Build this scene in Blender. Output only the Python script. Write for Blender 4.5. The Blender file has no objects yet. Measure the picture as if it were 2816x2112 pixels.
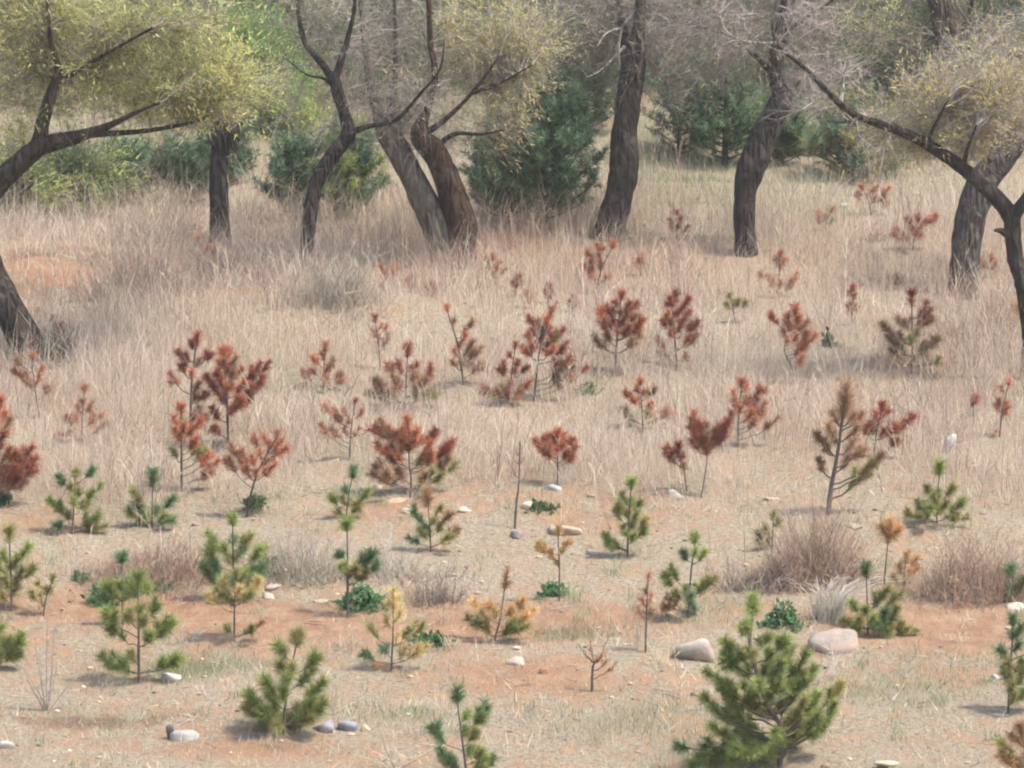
import bpy, math, random
import numpy as np
from mathutils import Vector

# ------------------------------------------------------------------ camera, sky, sun, exposure
sc = bpy.context.scene
COL = sc.collection
rng = np.random.default_rng(11)
random.seed(11)

CAM = np.array([0.0, 0.0, 5.5]); PITCH = math.radians(-4.0)
FPX = 14080.0                       # focal length in photograph pixels (2816 wide)
cam_d = bpy.data.cameras.new('camera'); cam = bpy.data.objects.new('camera', cam_d); COL.objects.link(cam)
cam.location = CAM; cam.rotation_euler = (math.radians(90) + PITCH, 0, 0)
cam_d.sensor_width = 36.0; cam_d.lens = 36.0 * FPX / 2816.0
cam_d.clip_start = 0.5; cam_d.clip_end = 3000
sc.camera = cam

SUN_EL, SUN_AZ = math.radians(63), math.radians(104)      # azimuth measured from +Y towards +X
w = bpy.data.worlds.new('World'); sc.world = w; w.use_nodes = True
nt = w.node_tree; bg = nt.nodes['Background']
sky = nt.nodes.new('ShaderNodeTexSky'); sky.sky_type = 'NISHITA'; sky.sun_disc = False
sky.sun_elevation = SUN_EL; sky.sun_rotation = SUN_AZ; sky.dust_density = 3.0; sky.air_density = 1.2
nt.links.new(sky.outputs[0], bg.inputs[0]); bg.inputs[1].default_value = 0.15
sd = bpy.data.lights.new('sun', 'SUN'); sun = bpy.data.objects.new('sun', sd); COL.objects.link(sun)
sd.energy = 2.6; sd.angle = math.radians(5.0); sd.color = (1.0, 0.94, 0.84)
sdir = Vector((math.sin(SUN_AZ) * math.cos(SUN_EL), math.cos(SUN_AZ) * math.cos(SUN_EL), math.sin(SUN_EL)))
sun.rotation_euler = sdir.to_track_quat('Z', 'Y').to_euler(); sun.location = (20, 20, 60)
vs = sc.view_settings; vs.view_transform = 'Standard'; vs.look = 'None'; vs.gamma = 1.0; vs.exposure = 1.18
vs.use_curve_mapping = False
sc.cycles.filter_width = 2.1
sc.cycles.max_bounces = 4; sc.cycles.use_adaptive_sampling = True; sc.cycles.adaptive_threshold = .045; sc.cycles.volume_bounces = 1; sc.cycles.transparent_max_bounces = 6
sc.cycles.use_denoising = True

# ------------------------------------------------------------------ helpers
FWD = np.array([0, math.cos(PITCH), math.sin(PITCH)]); UP = np.array([0, -math.sin(PITCH), math.cos(PITCH)]); RT = np.array([1.0, 0, 0])
TILES = {0: (0, 0, 2816 / 2212), 1: (0, 0), 2: (900, 0), 3: (1816, 0), 4: (0, 700), 5: (900, 700), 6: (1816, 700),
         7: (0, 1362), 8: (900, 1362), 9: (1816, 1362)}
def src(t, x, y):
    T = TILES[t]; k = T[2] if len(T) > 2 else 1000 / 2212
    return T[0] + x * k, T[1] + y * k
def tscale(t): return 2816 / 2212 if t == 0 else 1000 / 2212

def _lat(ix, iy, seed):
    h = (ix.astype(np.int64) * 374761393 + iy.astype(np.int64) * 668265263 + seed * 974634211) & 0x7fffffff
    h = ((h ^ (h >> 13)) * 1274126177) & 0x7fffffff
    h = (h ^ (h >> 16)) & 0xffff
    return h / 65535.0 * 2 - 1
def noise(x, y, s, seed=0):
    x = np.asarray(x, float) / s; y = np.asarray(y, float) / s
    ix = np.floor(x); iy = np.floor(y); fx = x - ix; fy = y - iy
    fx = fx * fx * (3 - 2 * fx); fy = fy * fy * (3 - 2 * fy)
    a = _lat(ix, iy, seed); b = _lat(ix + 1, iy, seed); c = _lat(ix, iy + 1, seed); d = _lat(ix + 1, iy + 1, seed)
    return (a * (1 - fx) + b * fx) * (1 - fy) + (c * (1 - fx) + d * fx) * fy

YK = [-60, 0, 10, 20, 29, 33, 75, 140, 190, 320]; ZK = [3.8, 3.8, 2.2, 0.2, -1.0, -0.711, 5.925, 20.2, 26, 26]
def gbase(y): return np.interp(y, YK, ZK)
BANK = []
BUMPS = []          # x, y, height, sx, sy_front, sy_back
def G(x, y):
    x = np.asarray(x, float); y = np.asarray(y, float)
    z = gbase(y)
    z = z + 0.10 * noise(x, y, 3.1, 1) + 0.05 * noise(x, y * 1.7, 1.1, 2) + 0.018 * noise(x, y * 1.5, 0.37, 3)
    t = np.clip((44.5 - y) / 6, 0, 1)
    z = z + t * 0.035 * np.sin(y * 3.1 + 1.4 * noise(x, y, 2.4, 7)) 
    if BANK: z = z + .17 * np.exp(-((x - BANK[0]) / 1.1) ** 2 - ((y - BANK[1]) / 1.5) ** 2) * noise(x + y * .5, y * 1.2 - x * .4, .33, 9)
    for bx_, by_, h, sx, sf, sb in BUMPS:
        dy = y - by_
        z = z + h * np.exp(-((x - bx_) / sx) ** 2 - np.where(dy < 0, dy / sf, dy / sb) ** 2)
    return z
def ray(sx, sy): return FWD + RT * ((sx - 1408) / FPX) + UP * ((1056 - sy) / FPX)
def hit(sx, sy):
    d = ray(sx, sy); t = np.arange(33.0, 130.0, 0.05)
    p = CAM + d * t[:, None]
    below = p[:, 2] <= G(p[:, 0], p[:, 1])
    i = int(np.argmax(below)) if below.any() else len(t) - 1
    lo, hi = t[max(i - 1, 0)], t[i]
    for _ in range(12):
        m = (lo + hi) / 2; q = CAM + d * m
        if q[2] <= G(q[0], q[1]): hi = m
        else: lo = m
    return CAM + d * hi
def ghit(t, x, y): return hit(*src(t, x, y))
def depth(p): return float(np.dot(p - CAM, FWD))
def at(t, x, y, dep): return CAM + ray(*src(t, x, y)) * dep
def project(x, y, z):
    P = np.stack([x, y, z], -1) - CAM; dep = P @ FWD
    return 1408 + FPX * (P @ RT) / dep, 1056 - FPX * (P @ UP) / dep
for t_, x_, y_, h, sx, sf, sb in [(0, 640, 668, .26, 1.15, .9, .30), (0, 470, 700, .12, .8, .8, .4), (0, 90, 600, .30, 1.3, 1.6, 1.5),
                                  (0, 900, 665, .12, 1.0, .7, .35), (0, 1330, 800, .10, .5, .6, .25), (0, 1960, 790, .10, .7, .6, .3),
                                  (0, 1290, 290, .5, 1.6, 2.2, 1.6)]:
    p = hit(*src(t_, x_, y_)); BUMPS.append((p[0], p[1], h, sx, sf, sb))
p = hit(*src(0, 140, 610)); BANK += [p[0], p[1]]
p = hit(*src(0, 430, 600)); BUMPS.append((p[0], p[1], -.28, 1.5, .6, .8))

class MB:
    """collects vertices, triangles and one colour per vertex for a single mesh"""
    def __init__(s): s.v = []; s.f = []; s.c = []; s.n = 0
    def add(s, v, f, c):
        v = np.asarray(v, float).reshape(-1, 3); c = np.asarray(c, float)
        if c.ndim == 1: c = np.tile(c, (len(v), 1))
        s.v.append(v); s.f.append(np.asarray(f, int).reshape(-1, 3) + s.n); s.c.append(c); s.n += len(v)
    def tube(s, pts, rad, n=6, col=(.1, .1, .1), rough=0.0, cap=True, seed=0):
        pts = np.asarray(pts, float); K = len(pts); rad = np.asarray(rad, float)
        tg = np.gradient(pts, axis=0); tg /= np.linalg.norm(tg, axis=1, keepdims=True) + 1e-9
        a = np.cross(tg, [0.31, 0.94, 0.12]); a /= np.linalg.norm(a, axis=1, keepdims=True) + 1e-9
        b = np.cross(tg, a)
        th = np.arange(n) * 2 * math.pi / n
        R = rad[:, None] * np.ones(n)
        if rough:
            R = R * (1 + rough * noise(np.arange(n)[None, :] * 1.3 + 0 * R, np.arange(K)[:, None] * .8 + 0 * R, 1.0, seed)
                     + rough * .7 * noise(np.arange(n)[None, :] * 3.1 + 0 * R, np.arange(K)[:, None] * .35 + 0 * R, 1.0, seed + 5))
        v = pts[:, None, :] + R[..., None] * (np.cos(th)[None, :, None] * a[:, None, :] + np.sin(th)[None, :, None] * b[:, None, :])
        i = np.arange(K - 1)[:, None] * n; j = np.arange(n)[None, :]; j2 = (j + 1) % n
        q = np.stack([i + j, i + j2, i + n + j2, i + n + j], -1).reshape(-1, 4)
        f = np.concatenate([q[:, [0, 1, 2]], q[:, [0, 2, 3]]])
        v = v.reshape(-1, 3)
        if cap:
            v = np.concatenate([v, pts[-1:] + tg[-1:] * rad[-1] * .6])
            last = (K - 1) * n + np.arange(n)
            f = np.concatenate([f, np.stack([last, (K - 1) * n + (np.arange(n) + 1) % n, np.full(n, K * n)], -1)])
        s.add(v, f, col)
    def slivers(s, p, d, width, col):
        """thin pointed blades: p base, d full vector, one triangle each, facing a random way"""
        N = len(p); r = rng.normal(size=(N, 3)); sd_ = np.cross(d, r); sd_ /= np.linalg.norm(sd_, axis=1, keepdims=True) + 1e-9
        wv = sd_ * (np.asarray(width).reshape(-1, 1) * .5)
        v = np.stack([p - wv, p + wv, p + d], 1).reshape(-1, 3)
        s.add(v, np.arange(3 * N).reshape(-1, 3), np.repeat(np.broadcast_to(col, (N, 3)), 3, axis=0))
    def sticks(s, p0, p1, r0, r1, col):
        """thin three-sided twigs"""
        N = len(p0)
        if N == 0: return
        d = p1 - p0; a = np.cross(d, [0.21, 0.93, 0.31]); a /= np.linalg.norm(a, axis=1, keepdims=True) + 1e-9
        b = np.cross(d, a); b /= np.linalg.norm(b, axis=1, keepdims=True) + 1e-9
        vs_ = []
        for k in range(3):
            o = math.cos(k * 2.0944) * a + math.sin(k * 2.0944) * b
            vs_.append(p0 + o * np.reshape(r0, (-1, 1)))
        for k in range(3):
            o = math.cos(k * 2.0944) * a + math.sin(k * 2.0944) * b
            vs_.append(p1 + o * np.reshape(r1, (-1, 1)))
        v = np.stack(vs_, 1).reshape(-1, 3)
        f0 = np.array([[0, 1, 4], [0, 4, 3], [1, 2, 5], [1, 5, 4], [2, 0, 3], [2, 3, 5]])
        f = (f0[None] + 6 * np.arange(N)[:, None, None]).reshape(-1, 3)
        s.add(v, f, np.repeat(np.broadcast_to(col, (N, 3)), 6, axis=0))
    def leaves(s, p, size, col, up=0.0, along=None):
        """small folded leaves, two triangles each"""
        N = len(p); d = rng.normal(size=(N, 3)); d[:, 2] += up; d = d * .6 + along if along is not None else d; d /= np.linalg.norm(d, axis=1, keepdims=True)
        r = rng.normal(size=(N, 3)); sd_ = np.cross(d, r); sd_ /= np.linalg.norm(sd_, axis=1, keepdims=True) + 1e-9
        sz = np.reshape(size, (-1, 1)) * np.ones((N, 1))
        nrm = np.cross(d, sd_)
        v = np.stack([p, p + d * sz * .5 + sd_ * sz * .28 + nrm * sz * .1, p + d * sz, p + d * sz * .5 - sd_ * sz * .28 + nrm * sz * .1], 1).reshape(-1, 3)
        f = (np.array([[0, 1, 2], [0, 2, 3]])[None] + 4 * np.arange(N)[:, None, None]).reshape(-1, 3)
        s.add(v, f, np.repeat(np.broadcast_to(col, (N, 3)), 4, axis=0))
    def build(s, name, mat, parent=None, origin=(0, 0, 0), smooth=False):
        me = bpy.data.meshes.new(name)
        v = np.concatenate(s.v) - np.asarray(origin); f = np.concatenate(s.f); c = np.concatenate(s.c)
        me.vertices.add(len(v)); me.vertices.foreach_set('co', v.astype(np.float32).ravel())
        me.loops.add(f.size); me.loops.foreach_set('vertex_index', f.astype(np.int32).ravel())
        me.polygons.add(len(f)); me.polygons.foreach_set('loop_start', np.arange(0, f.size, 3, dtype=np.int32))
        if smooth: me.polygons.foreach_set('use_smooth', np.ones(len(f), bool))
        at_ = me.attributes.new('tint', 'FLOAT_COLOR', 'POINT')
        at_.data.foreach_set('color', np.concatenate([c, np.ones((len(c), 1))], 1).astype(np.float32).ravel())
        me.update(); me.materials.append(mat)
        o = bpy.data.objects.new(name, me); COL.objects.link(o)
        if parent is not None: o.parent = parent
        return o

def tag(o, label=None, cat=None, group=None, kind=None):
    if label: o['label'] = label
    if cat: o['category'] = cat
    if group: o['group'] = group
    if kind: o['kind'] = kind
    return o
def empty(name, loc):
    o = bpy.data.objects.new(name, None); COL.objects.link(o); o.location = loc; o.empty_display_size = .1
    return o
def jit(c, n, a=.15, h=.05):
    """n colours scattered round c"""
    c = np.asarray(c, float)
    return np.clip(c * (1 + rng.normal(0, a, (n, 1))) * (1 + rng.normal(0, h, (n, 3))), .004, .9)

# ------------------------------------------------------------------ materials
def new_mat(name):
    m = bpy.data.materials.new(name); m.use_nodes = True; t = m.node_tree
    return m, t, t.nodes, t.links
def leaf_mat(name, trans=.3, rough=.6, spec=.25):
    m, t, N, L = new_mat(name); b = N['Principled BSDF']; out = N['Material Output']
    a = N.new('ShaderNodeAttribute'); a.attribute_name = 'tint'
    b.inputs['Roughness'].default_value = rough; b.inputs['Specular IOR Level'].default_value = spec
    tr = N.new('ShaderNodeBsdfTranslucent'); mx = N.new('ShaderNodeMixShader'); mx.inputs[0].default_value = trans
    L.new(a.outputs['Color'], b.inputs['Base Color']); L.new(a.outputs['Color'], tr.inputs['Color'])
    L.new(b.outputs[0], mx.inputs[1]); L.new(tr.outputs[0], mx.inputs[2]); L.new(mx.outputs[0], out.inputs['Surface'])
    return m
def bark_mat(name, scale=13, amount=.7, dist=.06, stretch=.25, spots=(.24, .22, .19)):
    m, t, N, L = new_mat(name); b = N['Principled BSDF']
    a = N.new('ShaderNodeAttribute'); a.attribute_name = 'tint'
    tc = N.new('ShaderNodeTexCoord'); mp = N.new('ShaderNodeMapping'); mp.inputs['Scale'].default_value = (1, 1, stretch)
    L.new(tc.outputs['Object'], mp.inputs['Vector'])
    n1 = N.new('ShaderNodeTexNoise'); n1.inputs['Scale'].default_value = scale; n1.inputs['Detail'].default_value = 6; n1.inputs['Roughness'].default_value = .65
    L.new(mp.outputs[0], n1.inputs['Vector'])
    vo = N.new('ShaderNodeTexVoronoi'); vo.feature = 'DISTANCE_TO_EDGE'; vo.inputs['Scale'].default_value = scale * 1.1
    L.new(mp.outputs[0], vo.inputs['Vector'])
    n2 = N.new('ShaderNodeTexNoise'); n2.inputs['Scale'].default_value = 2.3; n2.inputs['Detail'].default_value = 4
    L.new(tc.outputs['Object'], n2.inputs['Vector'])
    r = N.new('ShaderNodeMapRange'); r.inputs[1].default_value = .3; r.inputs[2].default_value = .72; r.inputs[3].default_value = 1 - amount; r.inputs[4].default_value = 1 + amount
    L.new(n1.outputs[0], r.inputs[0])
    mu = N.new('ShaderNodeMix'); mu.data_type = 'RGBA'; mu.blend_type = 'MULTIPLY'; mu.inputs[0].default_value = 1
    L.new(a.outputs['Color'], mu.inputs[6]); L.new(r.outputs[0], mu.inputs[7])
    r2 = N.new('ShaderNodeMapRange'); r2.inputs[1].default_value = .52; r2.inputs[2].default_value = .8; r2.inputs[4].default_value = .35
    L.new(n2.outputs[0], r2.inputs[0])
    m2 = N.new('ShaderNodeMix'); m2.data_type = 'RGBA'; m2.inputs[7].default_value = (*spots, 1)
    L.new(r2.outputs[0], m2.inputs[0]); L.new(mu.outputs[2], m2.inputs[6]); L.new(m2.outputs[2], b.inputs['Base Color'])
    ad = N.new('ShaderNodeMath'); ad.operation = 'MULTIPLY_ADD'; ad.inputs[1].default_value = 2.0
    L.new(vo.outputs['Distance'], ad.inputs[0]); L.new(n1.outputs[0], ad.inputs[2])
    bp = N.new('ShaderNodeBump'); bp.inputs['Strength'].default_value = 1; bp.inputs['Distance'].default_value = dist
    L.new(ad.outputs[0], bp.inputs['Height']); L.new(bp.outputs[0], b.inputs['Normal'])
    b.inputs['Roughness'].default_value = .9; b.inputs['Specular IOR Level'].default_value = .2
    return m
def stone_mat():
    m, t, N, L = new_mat('stone'); b = N['Principled BSDF']
    a = N.new('ShaderNodeAttribute'); a.attribute_name = 'tint'
    tc = N.new('ShaderNodeTexCoord')
    n1 = N.new('ShaderNodeTexNoise'); n1.inputs['Scale'].default_value = 14; n1.inputs['Detail'].default_value = 7; n1.inputs['Roughness'].default_value = .7
    L.new(tc.outputs['Object'], n1.inputs['Vector'])
    r = N.new('ShaderNodeMapRange'); r.inputs[1].default_value = .3; r.inputs[2].default_value = .7; r.inputs[3].default_value = .68; r.inputs[4].default_value = 1.2
    L.new(n1.outputs[0], r.inputs[0])
    mu = N.new('ShaderNodeMix'); mu.data_type = 'RGBA'; mu.blend_type = 'MULTIPLY'; mu.inputs[0].default_value = 1
    L.new(a.outputs['Color'], mu.inputs[6]); L.new(r.outputs[0], mu.inputs[7])
    n2 = N.new('ShaderNodeTexNoise'); n2.inputs['Scale'].default_value = 5; n2.inputs['Detail'].default_value = 5
    L.new(tc.outputs['Object'], n2.inputs['Vector'])
    r2 = N.new('ShaderNodeMapRange'); r2.inputs[1].default_value = .48; r2.inputs[2].default_value = .7; r2.inputs[4].default_value = .6
    L.new(n2.outputs[0], r2.inputs[0])
    m2 = N.new('ShaderNodeMix'); m2.data_type = 'RGBA'; m2.inputs[7].default_value = (.42, .26, .17, 1)
    L.new(r2.outputs[0], m2.inputs[0]); L.new(mu.outputs[2], m2.inputs[6]); L.new(m2.outputs[2], b.inputs['Base Color'])
    bp = N.new('ShaderNodeBump'); bp.inputs['Strength'].default_value = .8; bp.inputs['Distance'].default_value = .015
    L.new(n1.outputs[0], bp.inputs['Height']); L.new(bp.outputs[0], b.inputs['Normal'])
    b.inputs['Roughness'].default_value = .85
    return m
def ground_mat():
    m, t, N, L = new_mat('ground'); b = N['Principled BSDF']
    z = N.new('ShaderNodeAttribute'); z.attribute_name = 'tint'
    sp = N.new('ShaderNodeSeparateColor'); L.new(z.outputs['Color'], sp.inputs[0])
    tc = N.new('ShaderNodeTexCoord')
    def nz(s, d=6, r=.6, st=(1, 1, 1)):
        mp = N.new('ShaderNodeMapping'); mp.inputs['Scale'].default_value = st; L.new(tc.outputs['Object'], mp.inputs['Vector'])
        n = N.new('ShaderNodeTexNoise'); n.inputs['Scale'].default_value = s; n.inputs['Detail'].default_value = d; n.inputs['Roughness'].default_value = r
        L.new(mp.outputs[0], n.inputs['Vector']); return n
    def mr(o, a_, b_, c_, d_):
        r = N.new('ShaderNodeMapRange'); r.inputs[1].default_value = a_; r.inputs[2].default_value = b_; r.inputs[3].default_value = c_; r.inputs[4].default_value = d_
        L.new(o, r.inputs[0]); return r.outputs[0]
    def mix(f, a_, b_, mode='MIX'):
        x = N.new('ShaderNodeMix'); x.data_type = 'RGBA'; x.blend_type = mode
        if isinstance(f, float): x.inputs[0].default_value = f
        else: L.new(f, x.inputs[0])
        for i, q in ((6, a_), (7, b_)):
            if isinstance(q, tuple): x.inputs[i].default_value = (*q, 1)
            else: L.new(q, x.inputs[i])
        return x.outputs[2]
    n_small = nz(26, 8, .75); n_mid = nz(5, 6, .65, (1, .6, 1)); n_big = nz(1.1, 4, .55, (1, .5, 1)); n_fib = nz(70, 3, .8, (.25, 1, 1))
    straw = mix(mr(n_small.outputs[0], .35, .68, 0, 1), (.31, .24, .165), (.62, .52, .38))
    soil = mix(mr(n_mid.outputs[0], .38, .64, 0, 1), (.40, .205, .115), (.54, .35, .22))
    soil = mix(mr(n_small.outputs[0], .5, .75, 0, .5), soil, (.58, .46, .32))
    ad = N.new('ShaderNodeMath'); ad.operation = 'ADD'; L.new(sp.outputs[0], ad.inputs[0]); L.new(mr(n_mid.outputs[0], .3, .7, -.55, .55), ad.inputs[1])
    col = mix(mr(ad.outputs[0], .25, .75, 0, 1), straw, soil)
    ag = N.new('ShaderNodeMath'); ag.operation = 'ADD'; L.new(sp.outputs[1], ag.inputs[0]); L.new(mr(n_small.outputs[0], .3, .7, -.45, .25), ag.inputs[1])
    col = mix(mr(ag.outputs[0], .2, .9, 0, .75), col, (.15, .19, .085))
    col = mix(mr(n_fib.outputs[0], .55, .75, 0, .55), col, (.60, .50, .37))
    col = mix(mr(n_small.outputs[0], .30, .40, .45, 0), col, (.16, .11, .075))
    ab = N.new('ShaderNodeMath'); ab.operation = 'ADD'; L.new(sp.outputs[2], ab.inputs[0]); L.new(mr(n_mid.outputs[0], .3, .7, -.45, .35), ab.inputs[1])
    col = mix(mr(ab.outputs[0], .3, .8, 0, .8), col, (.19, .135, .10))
    L.new(col, b.inputs['Base Color'])
    hs = N.new('ShaderNodeMath'); hs.operation = 'MULTIPLY_ADD'; hs.inputs[1].default_value = .35
    L.new(n_mid.outputs[0], hs.inputs[0]); L.new(n_small.outputs[0], hs.inputs[2])
    bp = N.new('ShaderNodeBump'); bp.inputs['Strength'].default_value = 1; bp.inputs['Distance'].default_value = .085
    L.new(hs.outputs[0], bp.inputs['Height']); L.new(bp.outputs[0], b.inputs['Normal'])
    b.inputs['Roughness'].default_value = .95; b.inputs['Specular IOR Level'].default_value = .1
    return m
M_NEEDLE = leaf_mat('needles', .22, .55, .3); M_LEAF = leaf_mat('leaves', .52); M_GRASS = leaf_mat('dry grass', .3, .75, .15)
M_TWIG = leaf_mat('twigs', 0.0, .85, .15); M_BARK = bark_mat('bark'); M_STEM = bark_mat('young bark', 60, .4, .004, .6, (.12, .09, .07))
M_STONE = stone_mat(); M_GROUND = ground_mat()
M_BAG = leaf_mat('plastic film', .35, .3, .5)

# ------------------------------------------------------------------ ground
def axis(lo, hi, a, b, fine):
    core = np.arange(a, b + 1e-6, fine); out = [core]
    g = fine; x = b; r = []
    while x < hi: g *= 1.25; x += g; r.append(min(x, hi))
    out.append(np.array(r)); g = fine; x = a; l = []
    while x > lo: g *= 1.25; x -= g; l.append(max(x, lo))
    return np.concatenate([np.array(l[::-1]), core, np.array(r)])
gx = axis(-160, 160, -8.5, 8.5, .095); gy = axis(-60, 320, 36, 76, .13)
X, Y = np.meshgrid(gx, gy); Z = G(X, Y)
PX, PY = project(X, np.maximum(Y, 20), gbase(np.maximum(Y, 20))); ROW = PY / 1.273; CLM = PX / 1.273        # full-view rows, used to lay out zones on the hillside
def zones(x, y):
    sx, sy = project(x, np.maximum(y, 20), gbase(np.maximum(y, 20))); row = sy / 1.273; clm = sx / 1.273
    return clm, row
def blob(c, r, cx, cy, rx, ry): return np.exp(-((c - cx) / rx) ** 2 - ((r - cy) / ry) ** 2)
RED = [(1100, 1320, 900, 45, .55), (300, 1300, 320, 45, .55), (2080, 1370, 170, 60, .75), (80, 1110, 120, 40, .5), (1330, 1120, 220, 35, .5), (1150, 1440, 220, 40, .6),
       (500, 1600, 320, 30, .45), (500, 670, 120, 25, .7), (110, 618, 200, 55, .72), (760, 640, 160, 16, .6), (1040, 520, 120, 20, .45), (1250, 540, 300, 30, .3), (1330, 795, 90, 14, .5),
       (1990, 790, 120, 16, .5), (1350, 270, 120, 40, .45), (830, 400, 40, 30, .35), (850, 1100, 150, 20, .5), (700, 1360, 250, 30, .4)]
GRN = [(430, 1420, 160, 28, .8), (1240, 1350, 120, 22, .8), (860, 1520, 140, 25, .6), (950, 1385, 60, 12, .8), (1150, 1110, 80, 14, .5), (1700, 430, 300, 50, .45), (1450, 360, 120, 60, .5),
       (1950, 1480, 260, 60, .5), (1350, 1540, 260, 40, .45), (1300, 830, 90, 30, .5), (600, 860, 120, 30, .5), (2080, 720, 90, 30, .45), (1560, 1600, 150, 40, .5), (200, 1540, 220, 14, .5),
       (1520, 1310, 90, 30, .5), (800, 1290, 80, 20, .4), (1650, 150, 900, 160, .35), (300, 380, 400, 120, .3), (1100, 240, 1500, 140, .45)]
def soil_amt(c, r): return sum(a * blob(c, r, x, y, rx, ry) for x, y, rx, ry, a in RED)
def green_amt(c, r): return sum(a * blob(c, r, x, y, rx, ry) for x, y, rx, ry, a in GRN)
zR = np.clip(soil_amt(CLM, ROW) + .20 + .10 / (1 + np.exp(-(ROW - 1110) / 30)) + .18 * noise(X, Y * 2.0, 1.6, 21) + .08 * noise(X, Y * 2, .5, 22), 0, 1)
zG = np.clip(green_amt(CLM, ROW) + .12 * noise(X, Y * 2, .9, 23), 0, 1)
DRK = [(210, 590, 130, 26, .85), (100, 650, 130, 20, .7), (60, 600, 60, 10, .5), (230, 1545, 260, 12, .7), (620, 585, 160, 20, .5), (1280, 1640, 60, 14, .4), (1560, 1650, 160, 14, .7), (610, 1590, 70, 8, .6), (1800, 1270, 120, 14, .4), (340, 1250, 140, 10, .4), (90, 700, 60, 30, .4)]  # dark earth and litter, plus shade painted on bank, hollow and under plants
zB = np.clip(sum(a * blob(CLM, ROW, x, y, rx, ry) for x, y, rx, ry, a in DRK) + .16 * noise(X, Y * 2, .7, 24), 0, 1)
gm = MB(); ny, nx = X.shape
ii = (np.arange(ny - 1)[:, None] * nx + np.arange(nx - 1)[None, :]).ravel()
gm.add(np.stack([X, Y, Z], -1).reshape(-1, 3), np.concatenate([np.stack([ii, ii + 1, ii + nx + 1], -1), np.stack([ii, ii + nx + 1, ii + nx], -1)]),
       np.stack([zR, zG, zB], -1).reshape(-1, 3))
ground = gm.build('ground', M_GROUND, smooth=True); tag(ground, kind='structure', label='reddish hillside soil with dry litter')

# ------------------------------------------------------------------ old trees
def smooth_path(pts, sub=4):
    pts = np.asarray(pts, float)
    if len(pts) < 3: return np.stack([np.interp(np.linspace(0, len(pts) - 1, sub * (len(pts) - 1) + 1), np.arange(len(pts)), pts[:, k]) for k in range(pts.shape[1])], -1)
    out = []; P = np.concatenate([2 * pts[:1] - pts[1:2], pts, 2 * pts[-1:] - pts[-2:-1]])
    for i in range(1, len(P) - 2):
        for u in np.arange(sub) / sub:
            a, b, c, d = P[i - 1], P[i], P[i + 1], P[i + 2]
            out.append(.5 * (2 * b + (c - a) * u + (2 * a - 5 * b + 4 * c - d) * u * u + (3 * b - a - 3 * c + d) * u ** 3))
    out.append(pts[-1]); return np.array(out)
def limb3d(limb, dep, drift=0.0):
    """photograph polyline (x, y, radius) -> points in space at the tree's own distance, drifting in depth towards the tip"""
    n = len(limb); k = tscale(0) / FPX
    P = np.array([at(0, x, y, dep + drift * (i / max(n - 1, 1)) ** 1.2) for i, (x, y, r) in enumerate(limb)])
    R = np.array([r * k * dep for x, y, r in limb])
    S = smooth_path(np.concatenate([P, R[:, None]], 1), 5)
    return S[:, :3], np.maximum(S[:, 3], .002)
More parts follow.
